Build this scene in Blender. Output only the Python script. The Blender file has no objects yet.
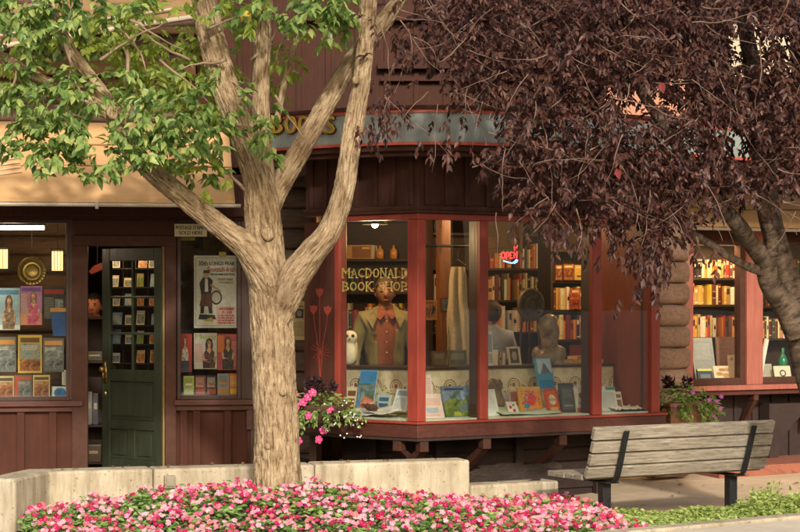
import bpy, math, random
from mathutils import Vector as V, Matrix, noise, Quaternion
random.seed(7)
R = random.Random(11)
sc = bpy.context.scene
COL = sc.collection
# ------------------------------------------------------------------ camera model
F, HZ, H = 1880.0, 300.0, 1.8          # focal length in photo pixels, horizon row, eye height
def at(px, py, d): return V(((px-400)/F*d, d, H-(py-300)/F*d))
def m_of(px, d): return px*d/F
def s2l(c): return c/12.92 if c <= .04045 else ((c+.055)/1.055)**2.4
def rgb(r, g, b): return (s2l(r/255), s2l(g/255), s2l(b/255))
UP = V((0, 0, 1))

class Pl:                               # a vertical wall plane; local x along it, y inward, z up
    def __init__(s, pa, da, pb, db):
        s.o = V(((pa-400)/F*da, da)); b = V(((pb-400)/F*db, db))
        s.len = (b-s.o).length; s.u = (b-s.o).normalized(); s.n = V((-s.u.y, s.u.x))
        s.ang = math.atan2(s.u.y, s.u.x)
    def d(s, px, off=0):
        r = V(((px-400)/F, 1)); return (s.o.dot(s.n)+off)/r.dot(s.n)
    def x(s, px, off=0):
        t = s.d(px, off); return (V(((px-400)/F*t, t))-s.o).dot(s.u)
    def z(s, px, py, off=0): return H-(py-300)/F*s.d(px, off)
    def pt(s, px, py, off=0): return at(px, py, s.d(px, off))
    def M(s, off=0, z=0):
        o = s.o+s.n*off
        return Matrix(((s.u.x, s.n.x, 0, o.x), (s.u.y, s.n.y, 0, o.y), (0, 0, 1, z), (0, 0, 0, 1)))

class MB:                               # collects faces for ONE mesh
    def __init__(s): s.v = []; s.f = []; s.m = []; s.uv = None
    def add(s, verts, faces, m=0):
        k = len(s.v); s.v += [V(p) for p in verts]
        for f in faces: s.f.append([k+i for i in f]); s.m.append(m)
        return s
    def box(s, M, x0, x1, y0, y1, z0, z1, m=0):
        p = [M @ V(c) for c in ((x0,y0,z0),(x1,y0,z0),(x1,y1,z0),(x0,y1,z0),(x0,y0,z1),(x1,y0,z1),(x1,y1,z1),(x0,y1,z1))]
        return s.add(p, [(0,3,2,1),(4,5,6,7),(0,1,5,4),(1,2,6,5),(2,3,7,6),(3,0,4,7)], m)
    def quad(s, a, b, c, d, m=0): return s.add([a, b, c, d], [(0,1,2,3)], m)
    def prism(s, poly, z0, z1, m=0):    # poly counter-clockwise seen from above
        n = len(poly)
        if sum(poly[i][0]*poly[(i+1)%n][1]-poly[(i+1)%n][0]*poly[i][1] for i in range(n)) < 0: poly = poly[::-1]
        vs = [V((p[0], p[1], z0)) for p in poly]+[V((p[0], p[1], z1)) for p in poly]
        return s.add(vs, [tuple(range(n-1, -1, -1)), tuple(range(n, 2*n))]+[(i, (i+1)%n, n+(i+1)%n, n+i) for i in range(n)], m)
    def shape(s, M, poly, y0, y1, m=0): # poly in local x/z extruded along local y (y0 = front)
        n = len(poly)
        if sum(poly[i][0]*poly[(i+1)%n][1]-poly[(i+1)%n][0]*poly[i][1] for i in range(n)) < 0: poly = poly[::-1]
        vs = [M @ V((p[0], y0, p[1])) for p in poly]+[M @ V((p[0], y1, p[1])) for p in poly]
        return s.add(vs, [tuple(range(n)), tuple(range(2*n-1, n-1, -1))]+[(i, n+i, n+(i+1)%n, (i+1)%n) for i in range(n)], m)
    def tube(s, pts, rad, seg=8, m=0, cap=True):
        pts = [V(p) for p in pts]; n = len(pts)
        if not hasattr(rad, '__len__'): rad = [rad]*n
        k = len(s.v); t0 = (pts[1]-pts[0]).normalized()
        a = t0.orthogonal().normalized()
        for i, p in enumerate(pts):
            t = (pts[min(i+1, n-1)]-pts[max(i-1, 0)]).normalized()
            a = (a-t*a.dot(t)).normalized(); b = t.cross(a)
            for j in range(seg):
                q = 2*math.pi*j/seg
                s.v.append(p+(a*math.cos(q)+b*math.sin(q))*rad[i])
        for i in range(n-1):
            for j in range(seg):
                j2 = (j+1) % seg
                s.f.append([k+i*seg+j, k+i*seg+j2, k+(i+1)*seg+j2, k+(i+1)*seg+j]); s.m.append(m)
        if cap:
            s.f.append([k+j for j in range(seg)][::-1]); s.m.append(m)
            s.f.append([k+(n-1)*seg+j for j in range(seg)]); s.m.append(m)
        return s
    def ball(s, c, r, m=0, seg=14, ring=9, fn=None, M=None):
        c = V(c); r = V((r, r, r)) if not hasattr(r, '__len__') else V(r); k = len(s.v)
        for i in range(ring+1):
            th = math.pi*i/ring
            for j in range(seg):
                ph = 2*math.pi*j/seg
                p = V((math.sin(th)*math.cos(ph), math.sin(th)*math.sin(ph), math.cos(th)))
                q = V((p.x*r.x, p.y*r.y, p.z*r.z))
                if fn: q = fn(q, p)
                if M: q = M @ q
                s.v.append(c+q)
        for i in range(ring):
            for j in range(seg):
                j2 = (j+1) % seg
                s.f.append([k+i*seg+j, k+(i+1)*seg+j, k+(i+1)*seg+j2, k+i*seg+j2]); s.m.append(m)
        return s
    def lathe(s, M, prof, seg=24, m=0): # prof: (radius, height) pairs, axis local z
        k = len(s.v); n = len(prof)
        for r, z in prof:
            for j in range(seg):
                q = 2*math.pi*j/seg; s.v.append(M @ V((r*math.cos(q), r*math.sin(q), z)))
        for i in range(n-1):
            for j in range(seg):
                j2 = (j+1) % seg
                s.f.append([k+i*seg+j, k+i*seg+j2, k+(i+1)*seg+j2, k+(i+1)*seg+j]); s.m.append(m)
        return s

WL = {}
def tag(o, label=None, cat=None, group=None, kind=None):
    if label: o['label'] = label
    if cat: o['category'] = cat
    if group: o['group'] = group
    if kind: o['kind'] = kind
    return o
def thing(name, label, cat, loc, group=None):
    o = bpy.data.objects.new(name, None); COL.objects.link(o)
    o.empty_display_size = .1; o.location = loc; WL[o] = V(loc)
    return tag(o, label, cat, group)
def obj(name, mb, mats, parent=None, origin=None, bevel=0, smooth=False, sub=0, auto=None):
    me = bpy.data.meshes.new(name)
    base = WL[parent] if parent else V(origin if origin is not None else (0, 0, 0))
    me.from_pydata([tuple(p-base) for p in mb.v], [], mb.f)
    mats = mats if isinstance(mats, (list, tuple)) else [mats]
    for mt in mats: me.materials.append(mt)
    if len(mats) > 1: me.polygons.foreach_set('material_index', mb.m)
    if smooth: me.polygons.foreach_set('use_smooth', [True]*len(me.polygons))
    if mb.uv:
        ul = me.uv_layers.new(name='UVMap')
        for li, loop in enumerate(me.loops): ul.data[li].uv = mb.uv[loop.vertex_index]
    me.update()
    if auto and smooth: me.set_sharp_from_angle(angle=auto)
    o = bpy.data.objects.new(name, me); COL.objects.link(o)
    if parent: o.parent = parent; WL[o] = base
    else: o.location = base; WL[o] = base
    if bevel:
        b = o.modifiers.new('bevel', 'BEVEL'); b.width = bevel; b.segments = 2; b.limit_method = 'ANGLE'; b.angle_limit = .7
    if sub:
        b = o.modifiers.new('sub', 'SUBSURF'); b.levels = sub; b.render_levels = sub
    return o

def obj_each(name, mb, mats, parent=None, **kw):   # every connected piece becomes a part of its own
    par = list(range(len(mb.v)))
    def find(i):
        while par[i] != i: par[i] = par[par[i]]; i = par[i]
        return i
    for f in mb.f:
        for i in f[1:]: par[find(i)] = find(f[0])
    gr = {}
    for f in mb.f: gr.setdefault(find(f[0]), []).append(f)
    out = []
    for fs_ in gr.values():
        ids = sorted({i for f in fs_ for i in f}); ix = {i: k for k, i in enumerate(ids)}
        m = MB(); m.v = [mb.v[i] for i in ids]; m.f = [[ix[i] for i in f] for f in fs_]; m.m = [0]*len(fs_); out.append(obj(name, m, mats, parent, **kw))
    return out
# ------------------------------------------------------------------ materials
def nn(nt, t, **kw):
    n = nt.nodes.new(t)
    for k, v in kw.items(): setattr(n, k, v)
    return n
def new_mat(name):
    mt = bpy.data.materials.new(name); mt.use_nodes = True
    nt = mt.node_tree; b = nt.nodes['Principled BSDF']
    return mt, nt, b
def c4(c): return (c[0], c[1], c[2], 1)
def ramp(nt, fac, stops, interp='LINEAR'):
    r = nn(nt, 'ShaderNodeValToRGB'); r.color_ramp.interpolation = interp
    e = r.color_ramp.elements
    while len(e) < len(stops): e.new(.5)
    for el, (p, c) in zip(e, stops): el.position = p; el.color = c4(c)
    nt.links.new(fac, r.inputs[0]); return r.outputs[0]
def coords(nt, kind, scale):
    tc = nn(nt, 'ShaderNodeTexCoord'); mp = nn(nt, 'ShaderNodeMapping'); mp.inputs['Scale'].default_value = scale
    nt.links.new(tc.outputs[kind], mp.inputs[0]); return mp.outputs[0]
def tex(nt, co, sc_=5, det=6, ro=.55, dist=0):
    t = nn(nt, 'ShaderNodeTexNoise'); t.inputs['Scale'].default_value = sc_; t.inputs['Detail'].default_value = det
    t.inputs['Roughness'].default_value = ro; t.inputs['Distortion'].default_value = dist
    nt.links.new(co, t.inputs['Vector']); return t.outputs[0]
def mixc(nt, f, a, b, mode='MIX'):
    m = nn(nt, 'ShaderNodeMix', data_type='RGBA', blend_type=mode)
    for s, x in ((0, f), (6, a), (7, b)):
        if hasattr(x, 'links'): nt.links.new(x, m.inputs[s])
        else: m.inputs[s].default_value = x if s == 0 else c4(x)
    return m.outputs[2]
def bump(nt, b, h, strength, dist=.01):
    n = nn(nt, 'ShaderNodeBump'); n.inputs['Strength'].default_value = strength; n.inputs['Distance'].default_value = dist
    nt.links.new(h, n.inputs['Height']); nt.links.new(n.outputs[0], b.inputs['Normal'])
def rough_mat(name, c1, c2, scale=(1, 1, 1), ns=6, rough=.6, bmp=.3, dist=.006, wear=None, wear_amt=.62, spec=.4, ck='Object', det=7):
    mt, nt, b = new_mat(name)
    co = coords(nt, ck, scale); h = tex(nt, co, ns, det, .62)
    col = ramp(nt, h, [(.3, c1), (.7, c2)])
    co2 = coords(nt, ck, (1, 1, 1)); big = tex(nt, co2, 1.7, 4, .6)
    col = mixc(nt, ramp(nt, big, [(.35, (0, 0, 0)), (.7, (.45, .45, .45))]), col, tuple(x*.62 for x in c1))
    if wear:
        w = tex(nt, coords(nt, ck, tuple(x*.9 for x in scale)), ns*2.3, 8, .7)
        col = mixc(nt, ramp(nt, w, [(wear_amt, (0, 0, 0)), (wear_amt+.06, (.8, .8, .8))]), col, wear)
    nt.links.new(col, b.inputs['Base Color'])
    nt.links.new(ramp(nt, h, [(.2, (rough-.12,)*3), (.8, (min(1, rough+.12),)*3)]), b.inputs['Roughness'])
    b.inputs['Specular IOR Level'].default_value = spec
    if bmp: bump(nt, b, h, bmp, dist)
    return mt
_flat = {}
def flat(c, rough=.45, key=None):       # printed / painted colour with slight unevenness
    k = (tuple(round(x, 3) for x in c), rough)
    if k not in _flat:
        mt, nt, b = new_mat('paint_%d' % len(_flat))
        h = tex(nt, coords(nt, 'Object', (1, 1, 1)), 35, 4, .6)
        nt.links.new(ramp(nt, h, [(.3, tuple(x*.86 for x in c)), (.75, tuple(min(1, x*1.1) for x in c))]), b.inputs['Base Color'])
        b.inputs['Roughness'].default_value = rough; _flat[k] = mt
    return _flat[k]
def printed(name, cols, scale=9):       # blotchy printed picture
    mt, nt, b = new_mat(name)
    h = tex(nt, coords(nt, 'Object', (1, 1, 1)), scale, 3, .5, 1.2)
    n = len(cols); nt.links.new(ramp(nt, h, [(.3+.4*i/(n-1), c) for i, c in enumerate(cols)]), b.inputs['Base Color'])
    b.inputs['Roughness'].default_value = .35; return mt
def emis(name, c, st):
    mt, nt, b = new_mat(name); b.inputs['Base Color'].default_value = c4(c)
    b.inputs['Emission Color'].default_value = c4(c); b.inputs['Emission Strength'].default_value = st; return mt
def glass_mat(name, tint=(.93, .95, .93), refl=1.0):
    mt = bpy.data.materials.new(name); mt.use_nodes = True; nt = mt.node_tree; nt.nodes.clear()
    out = nn(nt, 'ShaderNodeOutputMaterial'); mx = nn(nt, 'ShaderNodeMixShader'); tr = nn(nt, 'ShaderNodeBsdfTransparent')
    gl = nn(nt, 'ShaderNodeBsdfGlossy'); fr = nn(nt, 'ShaderNodeFresnel'); fr.inputs[0].default_value = 1.45
    tr.inputs[0].default_value = c4(tint); gl.inputs['Roughness'].default_value = .0
    wob = tex(nt, coords(nt, 'Object', (1, 1, 1)), 1.3, 1, .4); bp = nn(nt, 'ShaderNodeBump')
    bp.inputs['Strength'].default_value = .05; bp.inputs['Distance'].default_value = .02
    nt.links.new(wob, bp.inputs['Height']); nt.links.new(bp.outputs[0], gl.inputs['Normal'])
    ge = nn(nt, 'ShaderNodeNewGeometry'); inv = nn(nt, 'ShaderNodeMath', operation='SUBTRACT'); inv.inputs[0].default_value = 1; nt.links.new(ge.outputs['Backfacing'], inv.inputs[1])
    mu = nn(nt, 'ShaderNodeMath', operation='MULTIPLY'); nt.links.new(fr.outputs[0], mu.inputs[0]); nt.links.new(inv.outputs[0], mu.inputs[1])
    m2 = nn(nt, 'ShaderNodeMath', operation='MULTIPLY', use_clamp=True); nt.links.new(mu.outputs[0], m2.inputs[0]); m2.inputs[1].default_value = 3.6*refl
    nt.links.new(m2.outputs[0], mx.inputs[0]); nt.links.new(tr.outputs[0], mx.inputs[1]); nt.links.new(gl.outputs[0], mx.inputs[2])
    nt.links.new(mx.outputs[0], out.inputs[0]); return mt
def leaf_mat(name, cols, rough=.45, trans=.35, tcol=None, spec=.5):
    mt, nt, b = new_mat(name); g = nn(nt, 'ShaderNodeNewGeometry')
    n = len(cols); col = ramp(nt, g.outputs['Random Per Island'], [(i/max(1, n-1), c) for i, c in enumerate(cols)])
    nz = tex(nt, coords(nt, 'Object', (1, 1, 1)), 60, 3, .6)
    col = mixc(nt, .35, col, ramp(nt, nz, [(.3, (.25, .25, .25)), (.7, (.8, .8, .8))]), 'OVERLAY')
    nt.links.new(col, b.inputs['Base Color']); b.inputs['Roughness'].default_value = rough
    b.inputs['Specular IOR Level'].default_value = spec
    tl = nn(nt, 'ShaderNodeBsdfTranslucent'); mx = nn(nt, 'ShaderNodeMixShader'); mx.inputs[0].default_value = trans
    if tcol: tl.inputs[0].default_value = c4(tcol)
    else: nt.links.new(col, tl.inputs[0])
    nt.links.new(b.outputs[0], mx.inputs[1]); nt.links.new(tl.outputs[0], mx.inputs[2])
    nt.links.new(mx.outputs[0], nt.nodes['Material Output'].inputs[0]); return mt
def bark_mat(name, c1, c2, c3, su=30, sv=4):
    mt, nt, b = new_mat(name)
    co = coords(nt, 'UV', (su, sv, 1)); h = tex(nt, co, 1.0, 9, .68, .4)
    co2 = coords(nt, 'Object', (1, 1, 1)); g = tex(nt, co2, 3.2, 6, .6); fine = tex(nt, co2, 90, 6, .65)
    col = ramp(nt, h, [(.38, c1), (.46, c2), (.62, c3)])
    col = mixc(nt, ramp(nt, g, [(.45, (0, 0, 0)), (.72, (.7, .7, .7))]), col, c1)
    col = mixc(nt, .5, col, ramp(nt, fine, [(.25, (.2, .2, .2)), (.75, (.8, .8, .8))]), 'OVERLAY')
    nt.links.new(col, b.inputs['Base Color']); b.inputs['Roughness'].default_value = .88; b.inputs['Specular IOR Level'].default_value = .2
    bump(nt, b, mixc(nt, .35, h, fine), .9, .02); return mt

VG, HG = (13, 13, 1.1), (1.1, 13, 13)
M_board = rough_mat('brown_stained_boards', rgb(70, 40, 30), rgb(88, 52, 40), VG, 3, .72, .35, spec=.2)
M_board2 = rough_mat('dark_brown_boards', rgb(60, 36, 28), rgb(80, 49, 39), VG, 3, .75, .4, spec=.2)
M_trim = rough_mat('brown_trim', rgb(68, 42, 33), rgb(90, 58, 46), (5, 5, 5), 3, .65, .25, spec=.25, wear=rgb(150, 110, 92), wear_amt=.68)
M_trimh = rough_mat('brown_sill_wood', rgb(76, 42, 34), rgb(96, 54, 43), HG, 3, .5, .3, wear=rgb(160, 110, 92), wear_amt=.69)
M_red = rough_mat('red_painted_wood', rgb(134, 54, 42), rgb(156, 66, 51), VG, 3, .5, .2, wear=rgb(140, 66, 56), wear_amt=.66)
M_pink = rough_mat('faded_red_wood', rgb(154, 86, 72), rgb(178, 110, 94), VG, 3, .6, .35, wear=rgb(140, 80, 68), wear_amt=.64)
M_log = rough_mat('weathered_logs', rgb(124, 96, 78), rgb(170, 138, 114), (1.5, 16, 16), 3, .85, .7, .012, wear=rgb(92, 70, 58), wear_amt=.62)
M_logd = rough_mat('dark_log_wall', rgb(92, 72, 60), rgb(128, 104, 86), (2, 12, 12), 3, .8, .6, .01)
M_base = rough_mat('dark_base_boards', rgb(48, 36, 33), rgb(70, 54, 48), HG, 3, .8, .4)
M_frame_d = rough_mat('dark_window_frame', rgb(58, 40, 36), rgb(84, 58, 50), VG, 3, .5, .3)
M_door = rough_mat('dark_green_door_paint', rgb(50, 55, 43), rgb(64, 70, 54), VG, 2, .42, .15)
M_fascia = rough_mat('blue_grey_fascia', rgb(136, 142, 138), rgb(158, 164, 158), (2, 2, 2), 4, .6, .1)
M_redline = flat(rgb(186, 84, 64))
M_gold = flat(rgb(214, 168, 62), .35)
M_conc = rough_mat('weathered_concrete', rgb(170, 156, 130), rgb(212, 202, 178), (1, 1, .45), 7, .85, .4, .006, wear=rgb(116, 100, 78), wear_amt=.63)
_nt = M_conc.node_tree; _b = _nt.nodes['Principled BSDF']; _c = _b.inputs['Base Color'].links[0].from_socket
_m = ramp(_nt, tex(_nt, coords(_nt, 'Object', (7, 7, .7)), 1.6, 6, .65), [(.5, (0, 0, 0)), (.66, (.65, .65, .65))])
_m2 = ramp(_nt, tex(_nt, coords(_nt, 'Object', (1, 1, 1)), 46, 3, .5), [(.66, (0, 0, 0)), (.7, (.8, .8, .8))])
_nt.links.new(mixc(_nt, _m2, mixc(_nt, _m, _c, rgb(132, 116, 92)), rgb(92, 80, 64)), _b.inputs['Base Color'])
M_walk = rough_mat('tan_pavement', rgb(206, 180, 146), rgb(226, 202, 170), (1, 1, 1), 9, .9, .2, .004, wear=rgb(130, 108, 82), wear_amt=.68)
M_curb = rough_mat('pale_pavement', rgb(212, 198, 176), rgb(228, 216, 196), (1, 1, 1), 16, .9, .2, .004, wear=rgb(150, 134, 110), wear_amt=.7)
M_soil = rough_mat('garden_soil', rgb(58, 46, 38), rgb(100, 84, 70), (1, 1, 1), 22, .95, .9, .03)
M_ground = rough_mat('asphalt', rgb(72, 70, 66), rgb(96, 92, 88), (1, 1, 1), 30, .9, .3, .005)
M_floor = rough_mat('shop_floor', rgb(70, 50, 38), rgb(96, 70, 52), HG, 3, .5, .1)
M_ceil = rough_mat('shop_ceiling', rgb(70, 56, 44), rgb(92, 74, 58), HG, 3, .8, .1)
M_inwall = rough_mat('shop_back_wall', rgb(66, 48, 38), rgb(90, 68, 52), (1, 1, 1), 5, .8, .2)
M_stone = rough_mat('dark_stone_lining', rgb(70, 64, 56), rgb(112, 102, 90), (1, 1, 1), 7, .85, .9, .03)
M_shelf = rough_mat('dark_shelf_wood', rgb(54, 36, 26), rgb(78, 54, 38), HG, 3, .55, .2)
M_awn = rough_mat('tan_canvas', rgb(212, 166, 114), rgb(226, 182, 130), (1, 1, 1), 3, .85, .1, .01)
M_pipe = flat(rgb(190, 176, 156), .35)
M_glass = glass_mat('window_glass')
M_iron = rough_mat('black_iron', rgb(30, 30, 31), rgb(44, 43, 43), (1, 1, 1), 20, .5, .2, .002)
M_bench = rough_mat('silvered_bench_wood', rgb(122, 112, 98), rgb(190, 180, 162), (1.8, 1.8, 24), 3, .8, .6, .006, wear=rgb(84, 76, 66), wear_amt=.57)
M_brick = None
M_cream = flat(rgb(236, 226, 200), .6); M_white = flat(rgb(240, 238, 230), .5); M_black = flat(rgb(26, 24, 24), .5)
M_skin = flat(rgb(140, 94, 72), .6); M_skin2 = flat(rgb(214, 140, 100), .5)
M_brass = new_mat('aged_brass')[0]; _b = M_brass.node_tree.nodes['Principled BSDF']
_b.inputs['Base Color'].default_value = c4(rgb(176, 150, 92)); _b.inputs['Metallic'].default_value = .9; _b.inputs['Roughness'].default_value = .35
M_bark = bark_mat('grey_tan_bark', rgb(108, 88, 66), rgb(158, 135, 106), rgb(190, 170, 140), 38, 8)
M_bark2 = bark_mat('plum_bark', rgb(58, 47, 38), rgb(90, 75, 62), rgb(122, 106, 88), 9, 22)
M_twig = flat(rgb(150, 128, 106), .8); M_twig2 = flat(rgb(124, 100, 86), .8)
M_green = leaf_mat('green_leaves', [rgb(62, 88, 42), rgb(92, 120, 60), rgb(118, 146, 76), rgb(146, 168, 98), rgb(174, 184, 106)], .4, .35, rgb(140, 165, 60))
M_backlit = leaf_mat('backlit_leaves', [rgb(110, 136, 50), rgb(140, 160, 66), rgb(168, 180, 84)], .5, .5, rgb(180, 190, 70))  # paler copy of the leaf colour with light from behind put into it
M_plum = leaf_mat('purple_leaves', [rgb(40, 25, 24), rgb(56, 35, 32), rgb(70, 44, 39), rgb(84, 52, 44), rgb(104, 74, 63)], .48, .14, rgb(120, 52, 40), .35)

# brick paving / step
def brick_mat():
    mt, nt, b = new_mat('red_brick_paving'); t = nn(nt, 'ShaderNodeTexBrick'); t.inputs['Scale'].default_value = 5
    t.inputs['Color1'].default_value = c4(rgb(160, 94, 72)); t.inputs['Color2'].default_value = c4(rgb(136, 76, 60)); t.inputs['Mortar'].default_value = c4(rgb(140, 104, 84))
    sx = nn(nt, 'ShaderNodeSeparateXYZ'); cx_ = nn(nt, 'ShaderNodeCombineXYZ'); ad = nn(nt, 'ShaderNodeMath', operation='ADD'); nt.links.new(coords(nt, 'Object', (1, 1, 1)), sx.inputs[0])
    nt.links.new(sx.outputs[1], ad.inputs[0]); nt.links.new(sx.outputs[2], ad.inputs[1]); nt.links.new(sx.outputs[0], cx_.inputs[0]); nt.links.new(ad.outputs[0], cx_.inputs[1])
    nt.links.new(cx_.outputs[0], t.inputs[0]); nt.links.new(t.outputs[0], b.inputs['Base Color']); b.inputs['Roughness'].default_value = .85
    return mt
M_brick = brick_mat()
def ell_(cu, cv, ru, rv, n=14): return [(cu+ru*math.cos(6.2832*i/n), cv+rv*math.sin(6.2832*i/n)) for i in range(n)]
def wallpaper():
    mt, nt, b = new_mat('cream_floral_panel'); co = coords(nt, 'Object', (1, 1, 1))
    col = ramp(nt, tex(nt, co, 12, 6, .65), [(.35, rgb(206, 186, 146)), (.6, rgb(234, 220, 188))])
    nt.links.new(col, b.inputs['Base Color']); b.inputs['Roughness'].default_value = .7; return mt
M_paper = wallpaper()

# ------------------------------------------------------------------ text
def text_geo(body, extrude=0):
    cu = bpy.data.curves.new('txt', 'FONT'); cu.body = body; cu.extrude = extrude; cu.align_x = 'LEFT'; cu.resolution_u = 3
    ob = bpy.data.objects.new('txt', cu); COL.objects.link(ob)
    bpy.context.view_layer.update(); dg = bpy.context.evaluated_depsgraph_get()
    me = bpy.data.meshes.new_from_object(ob.evaluated_get(dg))
    vs = [v.co.copy() for v in me.vertices]; fs = [tuple(p.vertices) for p in me.polygons]
    bpy.data.objects.remove(ob); bpy.data.curves.remove(cu); bpy.data.meshes.remove(me)
    return vs, fs
def add_text(mb, M, body, x0, x1, z0, z1, y=0, th=.001, m=0, bold=0):   # fills a rectangle of local x/z at local y (front)
    vs, fs = text_geo(body, .5)
    if not vs: return
    ax, bx = min(v.x for v in vs), max(v.x for v in vs); ay, by = min(v.y for v in vs), max(v.y for v in vs)
    az, bz = min(v.z for v in vs), max(v.z for v in vs)
    sx, sy, sz = (x1-x0)/(bx-ax), (z1-z0)/(by-ay), th/max(1e-6, bz-az)
    for dx in ((0,) if not bold else (0, bold)):
        mb.add([M @ V((x0+dx+(v.x-ax)*sx, y-(v.z-az)*sz, z0+(v.y-ay)*sy)) for v in vs], fs, m)

# ------------------------------------------------------------------ planes of the building
L = Pl(0, 17.0, 258, 17.35)             # left shop front
BL = Pl(306, 16.328, 418, 15.6)         # left cheek of the bay
BF = Pl(418, 15.6, 658, 16.9)           # long face of the bay
RF = Pl(683, 18.6, 800, 19.25)          # right shop front
P0 = BL.o.copy(); P1 = BF.o.copy(); P2 = V((258*16.9/F, 16.9)); P3 = V((2.43, 18.0))
BAY = [P0, P1, P2, P3]
def offs(pts, off):                     # offset polyline inward (away from the camera)
    out = []
    for i, p in enumerate(pts):
        ns = []
        if i > 0: u = (p-pts[i-1]).normalized(); ns.append(V((-u.y, u.x)))
        if i < len(pts)-1: u = (pts[i+1]-p).normalized(); ns.append(V((-u.y, u.x)))
        n = sum(ns, V((0, 0))).normalized(); k = off/max(.3, n.dot(ns[0])); out.append(p+n*k)
    return out
def band(mb, pts, o0, o1, z0, z1, m=0):
    a, b = offs(pts, o0), offs(pts, o1)
    return mb.prism([(p.x, p.y) for p in a]+[(p.x, p.y) for p in b[::-1]], z0, z1, m)
FL = .08                                # shop floor height
XL0 = L.x(-260)                         # the left front runs on beyond the frame

B = thing('shop_building', 'dark brown log and board bookshop building with angled red window bay', 'shop building', (0, 18, 0))
# ---- left front
ML = L.M()
z_sill = L.z(0, 401)
w = MB(); xd0, xd1 = L.x(77), L.x(175)
zc = L.z(120, 246)
for a, b_ in ((XL0, xd0), (xd1, L.x(250))):
    w.box(ML, a, b_, .03, .16, 0, z_sill-.02)
wall_l = obj('wall', w, M_board, B)
bt = MB()
for px in (-160, -126, -94, -62, -28, 17, 49, 73, 180, 193, 224, 247):
    x0 = L.x(px); bt.box(ML, x0, x0+.068, -.012, .029, 0, z_sill-.03)
obj_each('batten', bt, M_board, wall_l, bevel=.004)
s = MB()
s.box(ML, XL0, L.x(83), -.075, .12, z_sill-.05, z_sill); s.box(ML, XL0, L.x(82), -.03, .028, z_sill-.1, z_sill-.051)
s.box(ML, L.x(174), L.x(256), -.075, .12, z_sill-.05, z_sill)
s.box(ML, L.x(175), L.x(255), -.03, .028, z_sill-.1, z_sill-.051)
s.box(ML, L.x(246), L.x(252), -.05, -.031, z_sill-.28, z_sill-.101)
obj('window_sill', s, M_trimh, B, bevel=.005)
zt = L.z(0, 219)                        # window head
hb = MB(); hb.box(ML, XL0, L.x(262), -.05, .16, zt, zt+.42); hb.box(ML, XL0, L.x(262), -.09, -.051, zt+.03, zt+.15)
obj('header_beam', hb, M_board2, B, bevel=.006)
def lwin(px0, px1, pane_label=None):
    f = MB(); x0, x1 = L.x(px0), L.x(px1); t = .035
    f.box(ML, x0, x0+t, -.02, .1, z_sill+.001, zt-.001); f.box(ML, x1-t, x1, -.02, .1, z_sill+.001, zt-.001)
    f.box(ML, x0+t, x1-t, -.018, .098, zt-t, zt-.001); f.box(ML, x0+t, x1-t, -.018, .098, z_sill+.001, z_sill+t)
    o = obj('window', f, M_frame_d, B, bevel=.004)
    g = MB(); g.box(ML, x0+t-.004, x1-t+.004, .03, .036, z_sill+t-.004, zt-t+.004); obj('pane', g, M_glass, o)
lwin(-150, -63); lwin(-60, 70); lwin(177, 241)
p = MB(); p.box(ML, L.x(-65), L.x(-58), -.045, .13, z_sill, zt); p.box(ML, L.x(69), L.x(73), -.03, .13, z_sill, zt)
p.box(ML, L.x(241), L.x(259), -.035, .14, z_sill, zt-.001); p.box(ML, L.x(250), L.x(259), -.035, .14, 0, z_sill-.101)
obj_each('corner_post', p, M_frame_d, B, bevel=.006)
# door opening + casing
zd = L.z(120, 246); c = MB()
c.box(ML, xd0-.045, L.x(88), -.045, .15, .1, zd); c.box(ML, L.x(165), xd1+.01, -.045, .15, .1, zd)
c.box(ML, xd0-.045, xd1+.01, -.047, .15, zd, zd+.095)
c.box(ML, L.x(73.5), L.x(175.5), -.02, .13, zd+.096, zt-.001)
c.box(ML, L.x(87), L.x(166), -.08, .2, 0, .1)
obj_each('door_frame', c, M_trim, B, bevel=.005)
j = MB(); j.box(ML, L.x(162.6), L.x(165)-.002, .02, .16, .101, zd-.002)
obj('door_jamb', j, flat(rgb(140, 112, 60), .5), B, bevel=.003)
# the door, hinged right, swung inward
DW, DH = .775, zd-.115
hx = L.x(162)
hp = ML @ V((hx, .13, .108)); dang = L.ang+math.pi-math.radians(45)
du = V((math.cos(dang), math.sin(dang), 0)); dn = V((-du.y, du.x, 0))
if dn.y > 0: dn = -dn                    # dn points to the outside face
MD = Matrix(((du.x, -dn.x, 0, hp.x), (du.y, -dn.y, 0, hp.y), (0, 0, 1, hp.z), (0, 0, 0, 1)))   # x from hinge to free edge, y inward
d = MB(); st = .1; zg0 = L.z(130, 373, .4)-.1; zl = zg0-.03
zA, zB, zC = .22, .62, .74
zr = zg0-.13
def dbox(x0, x1, z0, z1, y0=0, y1=.045): d.box(MD, x0, x1, y0, y1, z0, z1)
dbox(0, st, 0, DH); dbox(DW-st, DW, 0, DH)
dbox(st, DW-st, DH-.12, DH); dbox(st, DW-st, zg0-.09, zg0+.02); dbox(st, DW-st, 0, .2)
zp1 = zg0-.09; zp0 = zp1-.36
dbox(st, DW-st, zp0-.09, zp0)
dbox(DW/2-.045, DW/2+.045, .2, zp0-.09)
for x0, x1, z0, z1 in ((st, DW-st, zp0, zp1), (st, DW/2-.045, .2, zp0-.09), (DW/2+.045, DW-st, .2, zp0-.09)):
    dbox(x0, x1, z0, z1, .016, .03); q = .035
    dbox(x0+q, x1-q, z0+q, z1-q, .006, .0155)
for z in (.333, .666):
    zz = zg0+.02+(DH-.12-zg0-.02)*z; dbox(st, DW-st, zz-.011, zz+.011, .008, .038)
dbox(DW/2-.011, DW/2+.011, zg0+.02, DH-.12, .009, .037)
door = obj('door', d, M_door, B, bevel=.005)
g = MB(); g.box(MD, st-.002, DW-st+.002, .02, .025, zg0+.018, DH-.118); obj('door_pane', g, M_glass, door)
hd = MB(); hm = MD @ Matrix.Translation((DW-.05, -.002, zp1+.08))
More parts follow.
